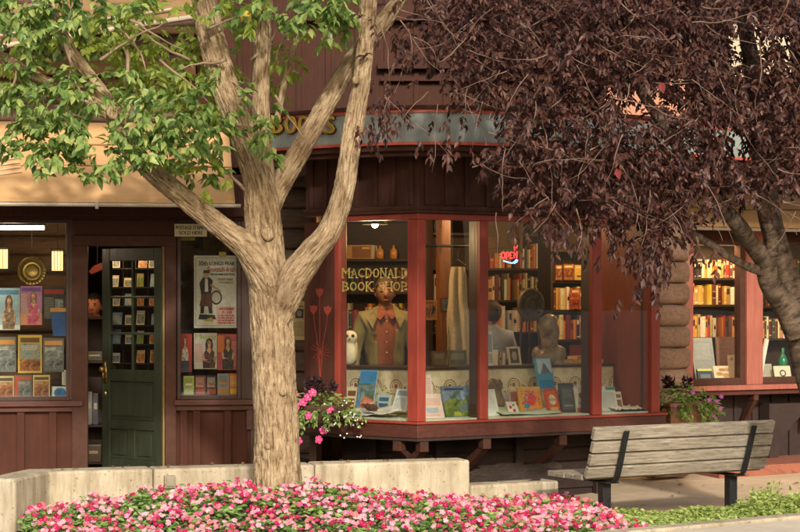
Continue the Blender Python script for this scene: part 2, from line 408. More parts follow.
hd.box(hm, -.018, .018, -.008, 0, -.1, .1); hd.ball(hm @ V((0, -.05, .03)), .028); hd.tube([hm @ V((0, 0, .03)), hm @ V((0, -.05, .03))], .01)
hd.tube([hm @ V((-.012, -.008, -.06)), hm @ V((-.012, -.045, -.05)), hm @ V((-.012, -.045, .0)), hm @ V((-.012, -.008, .0))], .007)
obj('door_handle', hd, M_brass, door, smooth=True)
kp = MB(); kx = MD @ V((DW-.05, -.003, zp1-.12)); kp.ball(kx, (.015, .006, .02)); obj('keyhole_plate', kp, M_brass, door, smooth=True)

# ---- log wall between the left front and the bay
def logs(mb, M, x0, x1, z0, z1, r, yc, endround=False, seed=1):
    rr = random.Random(seed); z = z0+r*.9; seg = 30
    while z < z1:
        ra = r*rr.uniform(.96, 1.03); N = max(8, int((x1-x0)/.05)); k = len(mb.v); ph = rr.uniform(0, 99); rows = []
        for i in range(N+1): rows.append((x0+(x1-x0)*i/N, 1))
        if endround: rows += [(x1+ra*.22, .93), (x1+ra*.34, .8), (x1+ra*.36, .4), (x1+ra*.365, .05)]
        for x, f in rows:
            for j in range(seg):
                q = 2*math.pi*j/seg; c_, s_ = math.cos(q), math.sin(q)
                e = (abs(c_)**3.4+abs(s_)**3.4)**(-1/3.4)          # hewn, slightly squared section
                g_ = 1+.035*noise.noise(V((x*1.3, c_*2+ph, s_*2)))-.085*max(0, 1-abs(noise.noise(V((x*1.2+ph, c_*5, s_*5))))*9)+.03*noise.noise(V((x*9, c_*7+ph, s_*7)))
                mb.v.append(M @ V((x, yc-c_*ra*e*g_*f, z+s_*ra*.93*e*g_*f)))
        for i in range(len(rows)-1):
            for j in range(seg): j2 = (j+1) % seg; mb.f.append([k+i*seg+j, k+i*seg+j2, k+(i+1)*seg+j2, k+(i+1)*seg+j]); mb.m.append(0)
        z += 1.8*r
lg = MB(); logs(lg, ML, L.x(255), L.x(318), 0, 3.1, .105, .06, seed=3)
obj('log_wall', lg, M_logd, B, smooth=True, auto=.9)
lg = MB(); MR = RF.M(); LW = Pl(650, 17.95, 690, 18.2); logs(lg, LW.M(), 0, LW.x(681), .1, 2.72, .115, .0, True, seed=5)
obj('log_wall', lg, M_log, B, smooth=True, auto=.9)

# ---- the bay window
GZ0, GZ1 = .79, 2.47
bw_ = MB()
def corner_post(mb, a, b_, z0, z1): pass
def fpost(mb, pl, pa, pb, y0, y1, z0=GZ0, z1=GZ1, m=0): mb.box(pl.M(), pl.x(pa), pl.x(pb), y0, y1, z0, z1, m)
# corner post at the sharp corner of the bay, wrapping both faces
cl, cr = BL.x(409.5), BF.x(424)
bw_.prism([tuple(BL.o+BL.u*cl-BL.n*.03), tuple(offs(BAY, -.03)[1]), tuple(BF.o+BF.u*cr-BF.n*.03), tuple(BF.o+BF.u*cr+BF.n*.05), tuple(offs(BAY, .09)[1]), tuple(BL.o+BL.u*cl+BL.n*.05)], GZ0, GZ1)
fpost(bw_, BL, 336.5, 341, -.03, .08)
for a, b_ in ((478, 486.5), (590.5, 600)): fpost(bw_, BF, a, b_, -.03, .02)
fpost(bw_, BF, 649.5, 658, -.03, .09)
band(bw_, [BL.o+BL.u*BL.x(337), P1, P2, P3], -.036, .06, GZ1+.0005, GZ1+.05)
bay = obj('bay_window', bw_, M_red, B, bevel=.005)
im = MB()
for a, b_ in ((478, 486.5), (590.5, 600)): fpost(im, BF, a+.6, b_-.6, .0205, .15)
fpost(im, BF, 650, 658, .0905, .14)
obj_each('mullion', im, M_frame_d, bay, bevel=.003)
sl = MB(); band(sl, BAY, -.085, .1, GZ0-.02, GZ0-.001); obj('window_sill', sl, M_red, bay, bevel=.005)
sl = MB(); band(sl, BAY, -.07, .1, GZ0-.135, GZ0-.021); obj('apron_board', sl, M_trimh, bay, bevel=.006)
md = MB(); band(md, BAY, -.06, .05, GZ1+.051, GZ1+.075); band(md, BAY, -.04, .05, GZ1+.076, GZ1+.115); obj('head_moulding', md, M_board2, bay, bevel=.004)
def pane(pl, pa, pb):
    g = MB(); g.box(pl.M(), pl.x(pa), pl.x(pb), .0, .006, GZ0+.0005, GZ1); return obj('pane', g, M_glass, bay)
pane(BL, 341, 409.6); pane(BF, 424, 478); pane(BF, 486.6, 590.4); pane(BF, 600, 649.6)
# painted side panel with the three stencilled poppies
sp = MB(); sp.box(BL.M(), 0, BL.x(336.4), -.025, .08, GZ0, GZ1)
side = obj('side_panel', sp, M_board, bay, bevel=.004)
st_ = MB(); PM = BL.M(-.0285)
def bx_(px): return BL.x(px, -.0285)
def bz_(px, py): return BL.z(px, py, -.0285)
def strip(mb, M, pts, w0, y0=0, y1=.002, m=0):
    for (x0, z0), (x1, z1) in zip(pts[:-1], pts[1:]):
        t = V((x1-x0, z1-z0)).normalized(); n = V((-t.y, t.x))*w0/2
        mb.shape(M, [(x0-n.x, z0-n.y), (x1-n.x, z1-n.y), (x1+n.x, z1+n.y), (x0+n.x, z0+n.y)], y0, y1, m)
cx, cz = bx_(320), bz_(320, 345)
for hx_, hy_ in ((319.5, 292), (313.5, 309), (327.5, 310)):
    a, z = bx_(hx_), bz_(hx_, hy_)
    strip(st_, PM, [(cx, cz-.35), (cx+(a-cx)*.35, cz), (a-(a-cx)*.12, cz+(z-cz)*.6), (a, z-.02)], .007)
    st_.shape(PM, [(a-.006, z-.045), (a+.006, z-.045), (a+.038, z-.01), (a+.046, z+.03), (a+.022, z+.022), (a+.008, z+.04), (a-.012, z+.024), (a-.044, z+.032), (a-.036, z-.012)], -.001, .001)
for k in range(14):
    a = math.radians(-70+k*360/14*.9); strip(st_, PM, [(cx, cz-.06), (cx+.11*math.sin(a), cz-.06+.13*math.cos(a)*.7)], .004, .0005, .002)
obj('stencilled_poppies', st_, flat(rgb(150, 58, 46), .6), side)
# right cheek of the bay: boarded
DK_ = GZ0+.014
rc = MB(); RC = Pl(658, 16.9, 658, 17); rcm = MB(); u3 = (P3-P2).normalized(); n3 = V((-u3.y, u3.x))
M3 = Matrix(((u3.x, n3.x, 0, P2.x), (u3.y, n3.y, 0, P2.y), (0, 0, 1, 0), (0, 0, 0, 1))); L3 = (P3-P2).length
cpn = MB(); cpn.box(BF.M(), BF.len-.075, BF.len-.035, .145, .82, DK_, GZ1); obj('cheek_panel', cpn, rough_mat('red_brown_panel', rgb(128, 62, 42), rgb(156, 80, 56), VG, 3, .5, .2), bay); rcm.box(M3, .1, L3, .0, .05, GZ0, GZ1); obj('side_panel', rcm, M_board, bay)
# wall below the bay, boards above it
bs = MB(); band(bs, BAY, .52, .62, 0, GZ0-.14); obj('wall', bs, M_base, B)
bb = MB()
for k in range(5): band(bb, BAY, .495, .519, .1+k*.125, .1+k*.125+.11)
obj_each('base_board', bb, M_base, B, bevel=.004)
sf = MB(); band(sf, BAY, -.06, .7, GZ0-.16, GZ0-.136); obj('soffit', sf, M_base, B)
br = MB()
def brace(pl, px, first):
    x = pl.x(px); M = pl.M()
    o = MB(); o.box(M, x-.04, x+.04, -.05, .03, GZ0-.25, GZ0-.162)
    pz = [(-.035, GZ0-.251), (.06, GZ0-.251), (.53, .27), (.53, .15)]
    o.add([M @ V((x-.036, a, b_)) for a, b_ in pz]+[M @ V((x+.036, a, b_)) for a, b_ in pz], [(0, 1, 2, 3), (7, 6, 5, 4), (0, 4, 5, 1), (1, 5, 6, 2), (2, 6, 7, 3), (3, 7, 4, 0)])
    obj('bracket', o, M_trim, bay, bevel=.004)
for pl, px in ((BL, 400), (BF, 421.5), (BF, 484), (BF, 560), (BF, 630)): brace(pl, px, 0)
pb_ = MB()
for px in (372, 440, 520, 600): pl = BL if px < 415 else BF; pb_.box(pl.M(.44), pl.x(px, .44)-.04, pl.x(px, .44)+.04, 0, .055, 0, GZ0-.165)
obj_each('base_post', pb_, M_base, B, bevel=.004)
ub = MB(); band(ub, BAY, .0, .1, GZ1+.116, 3.02)
uw = obj('wall', ub, M_board2, B)
bt = MB()
for pl, pxs in ((BL, (312, 326, 342, 358, 376, 394, 412)), (BF, (426, 446, 466, 487, 508, 530, 552, 574, 596, 618, 640))):
    for px in pxs: bt.box(pl.M(), pl.x(px)-.02, pl.x(px)+.02, -.02, -.001, GZ1+.118, 3.02)
obj_each('batten', bt, M_board2, uw, bevel=.003)
# ---- curved sign fascia
def arc_pts(ctrl, n=26):
    out = []
    for i in range(n+1):
        t = i/n*(len(ctrl)-1); k = min(int(t), len(ctrl)-2); f = t-k
        p = [ctrl[max(k-1, 0)], ctrl[k], ctrl[k+1], ctrl[min(k+2, len(ctrl)-1)]]
        out.append(.5*((2*p[1])+(p[2]-p[0])*f+(2*p[0]-5*p[1]+4*p[2]-p[3])*f*f+(3*p[1]-p[0]-3*p[2]+p[3])*f**3))
    return out
def q2(px, d): return V(((px-400)/F*d, d))
FA = arc_pts([q2(262, 16.15), q2(330, 15.7), q2(420, 15.4), q2(520, 15.6), q2(610, 16.05), q2(700, 16.75), q2(760, 17.3)])
FZ0, FZ1 = 3.085, 3.345
fs = MB(); band(fs, FA, 0, .08, FZ0, FZ1)
fascia = obj('sign_fascia', fs, M_fascia, B, smooth=True, auto=.5)
rl = MB(); band(rl, FA, -.012, .03, FZ0-.012, FZ0+.012); band(rl, FA, -.012, .03, FZ1-.008, FZ1+.02); obj('red_border', rl, M_redline, fascia, smooth=True, auto=.5)
ml = MB(); band(ml, FA, .02, .12, FZ0-.06, FZ0-.0125); band(ml, FA, .06, .12, FZ0-.1, FZ0-.0605)
obj('fascia_moulding', ml, M_board2, B, bevel=.004)
rf = MB(); band(rf, FA, .081, 1.5, FZ0-.02, FZ0); obj('soffit', rf, M_board2, B)
rf = MB(); band(rf, FA, -.03, 1.2, FZ1+.021, FZ1+.05); obj('ledge_roof', rf, M_board2, B)
lt = MB(); SG = Pl(262, 16.15, 345, 15.5)
# letters follow the curve one by one: "BOOKS"
for ch, pa, pb in (('B', 274, 284), ('O', 287.5, 298), ('O', 300.5, 311), ('K', 313.5, 324), ('S', 326.5, 336)):
    sg = Pl(pa-2, 0, pb, 0) if False else None
    pa_, pb_2 = q2(pa, 1), q2(pb, 1)
    def hit(px):
        r = V(((px-400)/F, 1))
        for a, b_ in zip(FA[:-1], FA[1:]):
            ca, cb = a.x*r.y-a.y*r.x, b_.x*r.y-b_.y*r.x
            if ca*cb <= 0: return a+(b_-a)*(ca/(ca-cb))
    A_, B_ = hit(pa), hit(pb); u = (B_-A_).normalized(); n = V((-u.y, u.x))
    MM = Matrix(((u.x, n.x, 0, A_.x-n.x*.004), (u.y, n.y, 0, A_.y-n.y*.004), (0, 0, 1, 0), (0, 0, 0, 1))); wl = (B_-A_).length
    dz = H-(134-300)/F*A_.y; uz = H-(116.5-300)/F*A_.y
    add_text(lt, MM, ch, -.008, wl+.008, dz-.008, uz+.008, -.004, .012, 1, .006)
    add_text(lt, MM, ch, .002, wl-.002, dz, uz, -.017, .02, 0, .006)
obj('sign_letters', lt, [M_gold, flat(rgb(60, 40, 26))], fascia)
# ---- upper storey wall, boards and battens
U = Pl(230, 17.3, 720, 17.2)
um = MB(); um.box(U.M(), -.3, U.x(1050), 0, .15, 3.02, 5.6); uw2 = obj('wall', um, M_board2, B)
bt = MB(); x = -.2
while x < U.x(1040): bt.box(U.M(), x, x+.05, -.02, -.001, 3.35, 5.5); x += .27
obj_each('batten', bt, M_board2, uw2, bevel=.003)
rb = MB(); x0, x1 = U.x(378), U.x(560)
rb.box(U.M(), x0, x1, -.1, -.021, U.z(400, 70), U.z(400, 62)); rb.box(U.M(), x0+.02, x1, -.07, -.022, U.z(400, 82), U.z(400, 78))
rb.box(U.M(), U.x(300), x1+1, -.12, -.021, 4.35, 4.5)
obj_each('trim_board', rb, M_board2, B, bevel=.004)
# salmon-painted gable panel and pale window of the storey above, glimpsed through the purple leaves
sm = MB(); sm.box(U.M(), U.x(604), U.x(684), -.06, -.0215, U.z(640, 118), U.z(640, 80)); obj('panel', sm, flat(rgb(206, 140, 110), .7), B)
wn = MB(); ax, bx = U.x(728), U.x(790); wn.box(U.M(), ax, bx, -.05, -.0215, U.z(750, 78), U.z(750, 22)); wf = obj('window', wn, flat(rgb(190, 172, 146), .6), B)
# ---- upper left: log storey with tan beam, eave with pale gutter
U2 = Pl(0, 17.25, 258, 17.5)
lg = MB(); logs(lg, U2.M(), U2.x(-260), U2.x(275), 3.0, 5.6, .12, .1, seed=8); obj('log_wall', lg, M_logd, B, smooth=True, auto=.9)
bm = MB(); bm.box(U2.M(), U2.x(-260), U2.x(196), -.12, .02, U2.z(120, 76), U2.z(120, 62)); bm.box(U2.M(), U2.x(-260), U2.x(205), -.08, .02, U2.z(120, 34), U2.z(120, 27))
obj_each('beam', bm, rough_mat('tan_beam', rgb(140, 106, 74), rgb(170, 134, 98), HG, 3, .7, .3), B, bevel=.01)
ev = MB(); e0, e1 = at(-160, 70, 16.3), at(206, 14, 16.3)
up_ = V((0, .5, .42))
ev.add([e0, e1, e1+up_, e0+up_, e0+V((0, .03, -.03)), e1+V((0, .03, -.03)), e1+up_+V((0, .03, -.03)), e0+up_+V((0, .03, -.03))], [(0, 1, 2, 3), (7, 6, 5, 4), (0, 4, 5, 1), (1, 5, 6, 2), (2, 6, 7, 3), (3, 7, 4, 0)])
eave = obj('eave', ev, flat(rgb(150, 116, 80), .8), B)
gt = MB(); gt.tube([e0+V((0, -.02, -.01)), e1+V((0, -.02, -.01))], .022, 10); gt.tube([e0+V((0, .06, .1)), e1+V((0, .06, .1))], .012, 8); obj('gutter', gt, M_pipe, eave, smooth=True)
# ---- awnings (left and right)
def awning(pl, pa, pb, out, zb, ztop, yoff, seams, name='awning'):
    M = pl.M(); a, b_ = pl.x(pa, -out), pl.x(pb, -out); n = 24; mb = MB(); k = 0; rows = 8; vs = []
    for i in range(rows+1):
        t = i/rows
        for jx in range(n+1):
            sx = a+(b_-a)*jx/n; sag = -.025*math.sin(math.pi*t)*(1+.35*math.sin(jx*1.7))
            vs.append(M @ V((sx, -out+(out+yoff)*t, zb+(ztop-zb)*t+sag)))
    fcs = []
    for i in range(rows):
        for jx in range(n): q = i*(n+1)+jx; fcs.append((q, q+1, q+n+2, q+n+1))
    mb.add(vs, fcs); aw = obj(name, mb, M_awn, B, smooth=True)
    so = aw.modifiers.new('s', 'SOLIDIFY'); so.thickness = .004; so.offset = 1
    sm_ = MB()
    for t in seams:
        sm_.tube([M @ V((a+(b_-a)*q/10, -out+(out+yoff)*t-.003, zb+(ztop-zb)*t+.003-.025*math.sin(math.pi*t)*(1+.35*math.sin(q/10*n*1.7)))) for q in range(11)], .007, 6)
    if seams: obj('seam', sm_, flat(rgb(140, 102, 64), .8), aw)
    va = MB(); va.box(M, a, b_, -out-.006, -out-.001, zb-.03, zb+.002); obj('valance', va, M_awn, aw)
    tb = MB(); tb.tube([M @ V((a-.05, -out, zb-.05)), M @ V((b_+.05, -out, zb-.05))], .017, 12)
    for q in (.13, .37, .66, .92): xx = a+(b_-a)*q; tb.box(M, xx-.014, xx+.014, -out-.028, -out+.01, zb-.085, zb-.02)
    obj('support_tube', tb, M_pipe, aw, smooth=True, auto=.6)
    ar = MB()
    for q in (.12, .9): xx = a+(b_-a)*q; ar.tube([M @ V((xx, -out, zb-.05)), M @ V((xx, -.05, zb-.02))], .014, 8)
    obj_each('support_arm', ar, M_pipe, aw, smooth=True)
    return aw
awl = awning(L, -180, 235, .9, L.z(100, 199, -.9), L.z(100, 122), .1, (.45, .72))
# rolled stripes of a lighter retractable cover near the left edge
rs = MB(); MA = L.M()
for k in range(9):
    t = .25+k*.06; zz = L.z(100, 199, -.9)+(L.z(100, 122)-L.z(100, 199, -.9))*t
    rs.tube([MA @ V((L.x(-30, -.5), -.9+1.0*t-.01, zz-.02)), MA @ V((L.x(22-k*1.2, -.5), -.9+1.0*t+.08, zz+.07))], .006, 6)
obj('awning_ribs', rs, flat(rgb(216, 200, 170), .7), awl)
awning(RF, 690, 1000, .35, RF.z(740, 224, -.35), RF.z(740, 190), .0, (.5,))

# ---- right front
zs = RF.z(690, 386); zt2 = RF.z(690, 240)
f = MB()
rf_posts = [(683, 690.5), (744, 760), (826, 842), (910, 925)]
for a, b_ in rf_posts: f.box(MR, RF.x(a), RF.x(b_), -.05, .09, zs+.001, zt2+.18)
obj_each('window_post', f, M_pink, B, bevel=.005)
h2 = MB(); h2.box(MR, RF.x(680), RF.x(1000), -.03, .1, zt2+.181, zt2+.75); h2.box(MR, RF.x(690.6), RF.x(1000), -.02, .09, zt2, zt2+.18); obj('header_beam', h2, M_board2, B)
s = MB(); s.box(MR, RF.x(681), RF.x(1000), -.09, .12, zs-.05, zs); obj('window_sill', s, M_pink, B, bevel=.005)
s = MB(); s.box(MR, RF.x(682), RF.x(1000), -.05, .12, zs-.1, zs-.051); obj('apron_board', s, M_trimh, B, bevel=.005)
for a, b_ in ((690.5, 744), (760, 826), (842, 910)):
    f = MB(); x0, x1 = RF.x(a), RF.x(b_); t = .045
    f.box(MR, x0, x0+.02, -.02, .08, zs+.001, zt2); f.box(MR, x1-.06, x1, -.02, .08, zs+.001, zt2)
    f.box(MR, x0+.02, x1-.06, -.018, .078, zs+.001, zs+.07); f.box(MR, x0+.02, x1-.06, -.018, .078, zt2-.04, zt2-.001)
    o = obj('window', f, M_trim, B, bevel=.004)
    g = MB(); g.box(MR, x0+.018, x1-.058, .03, .036, zs+.068, zt2-.038); obj('pane', g, M_glass, o)
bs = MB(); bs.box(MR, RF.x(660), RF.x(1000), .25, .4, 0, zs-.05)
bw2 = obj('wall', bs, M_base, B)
bt = MB()
for px in (700, 716, 733, 751, 770, 788, 806, 830): bt.box(MR, RF.x(px, .25), RF.x(px, .25)+.03, .225, .249, .1, zs-.102)
obj_each('batten', bt, M_base, bw2)
for px in (754, 815, 880):
    x = RF.x(px, 0); o = MB(); o.box(MR, x-.03, x+.03, -.04, .05, zs-.16, zs-.102)
    pz = [(-.03, zs-.161), (.04, zs-.161), (.26, zs-.45), (.26, zs-.56)]
    o.add([MR @ V((x-.025, a, b_)) for a, b_ in pz]+[MR @ V((x+.025, a, b_)) for a, b_ in pz], [(0, 1, 2, 3), (7, 6, 5, 4), (0, 4, 5, 1), (1, 5, 6, 2), (2, 6, 7, 3), (3, 7, 4, 0)])
    obj('bracket', o, M_trim, B, bevel=.004)
cs = MB(); M_ = RF.M()
px0 = RF.x(777)
for q in range(9):                        # solid dark shape standing in for the curved shadow at far right
    a0, a1 = q/9, (q+1)/9
    z0_, z1_ = .12+a0*.62, .12+a1*.62; w0 = .06+.5*a0**2.2; w1 = .06+.5*a1**2.2
    cs.shape(M_, [(px0-.05, z0_), (px0+w0, z0_), (px0+w1, z1_), (px0-.05, z1_)], .06, .2249)
obj('curved_shadow', cs, M_base, B)
# ---- shell of the interior
def poly_in(o):
    a = [L.o+L.u*XL0+L.n*(.17+o), L.o+L.u*L.x(262)+L.n*(.17+o)]
    b_ = [P0+BL.n*(.1+o)]+offs(BAY, .1+o)[1:3]+[P3+V((-.05, .1))]
    c_ = [RF.o+RF.u*.1+RF.n*(.12+o), RF.o+RF.u*RF.x(1000)+RF.n*(.12+o)]
    return [tuple(p) for p in a+b_+c_]+[(7.2, 23.2), (-6.2, 23.2)]
fl = MB(); fl.prism([tuple(L.o+L.u*XL0+L.n*.17), tuple(L.o+L.u*L.x(300)+L.n*.17), (-.1, 16.9), (.3, 16.6), (1.9, 17.6), (2.3, 18.6), (3.2, 19.5), (7.2, 21.4), (7.2, 23.2), (-6.2, 23.2)], .0, FL); obj('shop_floor', fl, M_floor, B)
ce = MB(); ce.prism(poly_in(0), 2.9, 2.98); obj('shop_ceiling', ce, M_ceil, B)
bk = MB(); bk.box(Matrix(), -6.2, 7.2, 23.2, 23.35, 0, 5.6); bk.box(Matrix(), -6.35, -6.2, 16, 23.2, 0, 5.6); bk.box(Matrix(), 7.2, 7.35, 20.5, 23.35, 0, 5.6)
bk.box(Matrix(), -6.3, 7.3, 17.4, 23.3, 5.61, 5.75)
obj('back_wall', bk, M_inwall, B)
pt_ = MB(); pt_.box(Matrix(), -1.25, -1.1, 17.6, 23.1, FL, 2.89); pt_.box(Matrix(), -.79, -.73, 16.42, 17.5, FL, 2.89); obj('partition', pt_, M_inwall, B)
# stone lined pier behind the poster and dark log lining behind the left window
sn = MB(); sn.box(L.M(.7), L.x(172, .7), L.x(262, .7), 0, .15, FL, 2.85); obj('stone_pier', sn, M_stone, B)
ln = MB(); logs(ln, L.M(2.2), L.x(-200, 2.2), L.x(76, 2.2), FL, 2.85, .11, 0, seed=21); obj('log_lining', ln, M_logd, B, smooth=True, auto=.9)
# bay display deck, panel and ledge
DK = GZ0+.012
BAYs = [P0, P1, P2+ (P1-P2).normalized()*.02]
dk = MB(); band(dk, BAYs, .02, .56, GZ0-.03, DK); deck = obj('display_deck', dk, flat(rgb(206, 214, 196), .7), B)
pn = MB(); band(pn, BAYs, .56, .585, DK, 1.19)
for pl, xa, xb in ((BL, BL.x(336, .56), BL.x(404, .56)), (BF, BF.x(428, .56), BF.x(640, .56))):
    M = pl.M(.5585); x = xa; q_ = random.Random(2)
    while x < xb:
        zc = 1.04; ring_ = lambda r0, r1, a0, a1, n=12: [(x+r1*math.cos(math.radians(a0+(a1-a0)*i/n)), zc+r1*math.sin(math.radians(a0+(a1-a0)*i/n))) for i in range(n+1)]
        pn_arc = ring_(0, .062, -20, 200); strip(pn, M, pn_arc, .008, 0, .001, 1); strip(pn, M, ring_(0, .042, -10, 190), .005, 0, .001, 1)
        pn.shape(M, ell_(x, zc+.005, .017, .02), 0, .001, 1)
        for k in range(9):
            a = x+.075+k*.014+q_.uniform(-.003, .003); zz = zc-.03+.035*math.sin(k*.9)+q_.uniform(-.012, .012); r = q_.uniform(.006, .012); pn.shape(M, [(a-r, zz), (a, zz-r*.6), (a+r, zz+.003), (a+.002, zz+r*.8)], 0, .001, 1+(k % 3 == 0))
        for k in range(7): a = x-.05+k*.017; pn.shape(M, ell_(a, zc-.07+q_.uniform(-.012, .012), .006, .009, 7), 0, .001, 2)
        x += .225
pan = obj('back_panel', pn, [M_paper, flat(rgb(150, 98, 66), .7), flat(rgb(120, 116, 76), .7)], deck)
ledz = 1.215
le = MB(); band(le, BAYs, .535, .98, 1.191, ledz); obj('display_ledge', le, M_shelf, deck, bevel=.003)
# right window display deck
dk2 = MB(); dk2.box(MR, RF.x(690), RF.x(1000), .09, .62, zs-.02, zs+.02); obj('display_deck', dk2, flat(rgb(220, 206, 178), .7), B)

# ================================================================== the ground
def gz(x, y):                            # the pavement climbs a little towards the right-hand shop front
    t = max(0, min(1, (y-15.6)/3.2)); s = max(0, min(1, (x-.6)/1.4)); return .1*t*s
g = MB(); nx, ny = 60, 24
for j in range(ny+1):
    for i in range(nx+1):
        x, y = -7+14*i/nx, 14.4+5.4*j/ny; g.v.append(V((x, y, gz(x, y)+.004*noise.noise(V((x*2, y*2, 0))))))
for j in range(ny):
    for i in range(nx): k = j*(nx+1)+i; g.f.append((k, k+1, k+nx+2, k+nx+1)); g.m.append(0)
tag(obj('sidewalk', g, M_walk, smooth=True), kind='structure')
g = MB(); g.quad(V((-300, -300, -.03)), V((300, -300, -.03)), V((300, 400, -.03)), V((-300, 400, -.03))); tag(obj('ground', g, M_ground), kind='structure')
# near pavement: raised slab along the front of the bed
E0, E1 = q2(800, 13.75), q2(655, 12.95); eu = (E0-E1).normalized(); en = V((-eu.y, eu.x))
K = [E1-eu*5.2, E1+eu*6.5]
g = MB(); g.prism([tuple(K[0]), tuple(K[1]), (9, 13), (9, 2), (-9, 2), (-9, 9.6)], -.02, .2)
tag(obj('near_pavement', g, M_curb, bevel=.015), kind='structure')
cu = MB(); a, b_ = K[0]+en*.004, K[1]+en*.004
cu.prism([tuple(a), tuple(b_), tuple(b_+en*.14), tuple(a+en*.14)], -.02, .224); tag(obj('kerb', cu, M_conc, bevel=.012), kind='structure')
# brick step in front of the right shop
bs = MB(); bs.box(RF.M(), RF.x(686), RF.x(1000), -.55, .26, .05, .19); tag(obj('brick_step', bs, M_brick, bevel=.008), kind='structure')
# soil strip under the bay
so = MB(); n_ = 30
sp0, sp1 = q2(300, 16.6), q2(566, 15.75)
lowc = [q2(466, 15.28), q2(559, 15.62)]
vs = []; rows = 8
for i in range(n_+1):
    t = i/n_; a = q2(300, 15.1).lerp(q2(562, 15.66), t); b_ = q2(300, 17.0).lerp(q2(562, 16.6), t)
    for k in range(rows+1):
        p = a.lerp(b_, k/rows); vs.append(V((p.x, p.y, .29+.035*noise.noise(V((p.x*5, p.y*5, 1)))+.02*noise.noise(V((p.x*17, p.y*17, 1)))+.1*max(0, k/rows-.3))))
fc = [(i*(rows+1)+k, (i+1)*(rows+1)+k, (i+1)*(rows+1)+k+1, i*(rows+1)+k+1) for i in range(n_) for k in range(rows)]
so.add(vs, fc); tag(obj('soil_strip', so, M_soil, smooth=True), kind='structure')

# ---- planter walls
WZ = .505
pw = MB(); IN = [q2(15, 13.6), q2(50, 14.2), q2(470, 15.2)]
wp_ = lambda px: IN[1].lerp(IN[2], (px-50)/420)
band(pw, [IN[0], IN[1], wp_(148)], 0, .26, -.02, WZ); band(pw, [wp_(148.6), wp_(308)], .002, .26, -.02, WZ-.003); band(pw, [wp_(308.6), IN[2]], 0, .26, -.02, WZ+.002)
wall_p = tag(obj('planter_wall', pw, M_conc, bevel=.02), 'tall pale concrete planter wall bent at its left end behind the flower bed', 'planter wall')
lw = MB(); band(lw, [q2(471.5, 15.19), q2(559, 15.6)], 0, .24, -.02, .3)
tag(obj('planter_wall', lw, M_conc, bevel=.018), 'low concrete kerb wall behind the bench end, lower than the planter wall beside it', 'planter wall')
# little metal junction box on the planter wall
jb = MB(); Wp = Pl(50, 14.2, 470, 15.2); JM = Wp.M()
jx = Wp.x(170); jz = Wp.z(170, 481); jb.box(JM, jx-.05, jx+.035, -.05, -.001, jz-.05, jz+.045); jb.box(JM, jx-.04, jx+.025, -.06, -.051, jz-.035, jz+.03)
tag(obj('outlet_box', jb, flat(rgb(150, 140, 122), .5), origin=JM @ V((jx, 0, jz)), bevel=.005), 'small grey outlet box on the inner face of the concrete planter wall', 'outlet box')

# ================================================================== bench
bd0, bd1 = 14.62, 15.5
b0, b1 = q2(588, bd0), q2(766, bd1); bu = (b1-b0).normalized(); bn = V((-bu.y, bu.x)); BLn = (b1-b0).length
MBn = Matrix(((bu.x, bn.x, 0, b0.x), (bu.y, bn.y, 0, b0.y), (0, 0, 1, 0), (0, 0, 0, 1)))
bench = thing('park_bench', 'weathered grey slatted wooden bench on black steel posts facing the shop', 'bench', MBn @ V((BLn/2, .2, 0)))
prof = [((.03, .405), (-.012, .49)), ((-.018, .508), (-.046, .592)), ((-.052, .61), (-.08, .694)), ((-.086, .712), (-.118, .806))]
th = .042
rb_ = random.Random(5)
for (y0, z0), (y1, z1) in prof:
    t = V((y1-y0, z1-z0)).normalized(); nrm = V((t.y, -t.x))
    ps = [(y0, z0), (y1, z1), (y1+nrm.x*th, z1+nrm.y*th), (y0+nrm.x*th, z0+nrm.y*th)]
    e0, e1 = rb_.uniform(-.012, .006), BLn+rb_.uniform(-.006, .012)
    mb = MB(); mb.add([MBn @ V((e0, a, b_)) for a, b_ in ps]+[MBn @ V((e1, a, b_)) for a, b_ in ps], [(0, 1, 2, 3), (7, 6, 5, 4), (0, 4, 5, 1), (1, 5, 6, 2), (2, 6, 7, 3), (3, 7, 4, 0)])
    obj('back_slat', mb, M_bench, bench, bevel=.005)
for k in range(4):
    y = .085+k*.118; mb = MB(); mb.box(MBn, rb_.uniform(-.02, .0), BLn+rb_.uniform(0, .02), y, y+.108, .39, .432); obj('seat_slat', mb, M_bench, bench, bevel=.005)
for xf in (.27, BLn-.24):
    mb = MB(); w = .024
    pts = [(-.128, .782), (-.10, .70), (-.062, .585), (-.03, .49), (-.006, .425), (.02, .385), (.08, .372), (.3, .37), (.52, .375)]
    for (ya, za), (yb, zb) in zip(pts[:-1], pts[1:]):
        t = V((yb-ya, zb-za)).normalized(); nn_ = V((t.y, -t.x))
        if za > .38: nn_ = V((t.y, -t.x)) if t.y < 0 else nn_
        q = V((-abs(t.y), -abs(t.x)*.5)) if za > .4 else V((0, -1)); q = q.normalized()*.014
        ps = [(ya, za), (yb, zb), (yb+q.x, zb+q.y), (ya+q.x, za+q.y)]
        mb.add([MBn @ V((xf-w, a-.006, b_)) for a, b_ in ps]+[MBn @ V((xf+w, a-.006, b_)) for a, b_ in ps], [(0, 1, 2, 3), (7, 6, 5, 4), (0, 4, 5, 1), (1, 5, 6, 2), (2, 6, 7, 3), (3, 7, 4, 0)])
    stp = obj('back_strap', mb, M_iron, bench, bevel=.002)
    bo = MB()
    for (y, z) in ((-.012, .475), (-.046, .578), (-.08, .682), (-.118, .785)):
        bo.ball(MBn @ V((xf, y-.022, z)), .0095, seg=8, ring=5)
    obj('bolt', bo, flat(rgb(120, 116, 110), .35), stp, smooth=True)
    mb = MB(); mb.box(MBn, xf-.038, xf+.038, .12, .196, -.02, .355); mb.box(MBn, xf-.06, xf+.06, .04, .5, .3555, .3685); obj('post', mb, M_iron, bench, bevel=.004)

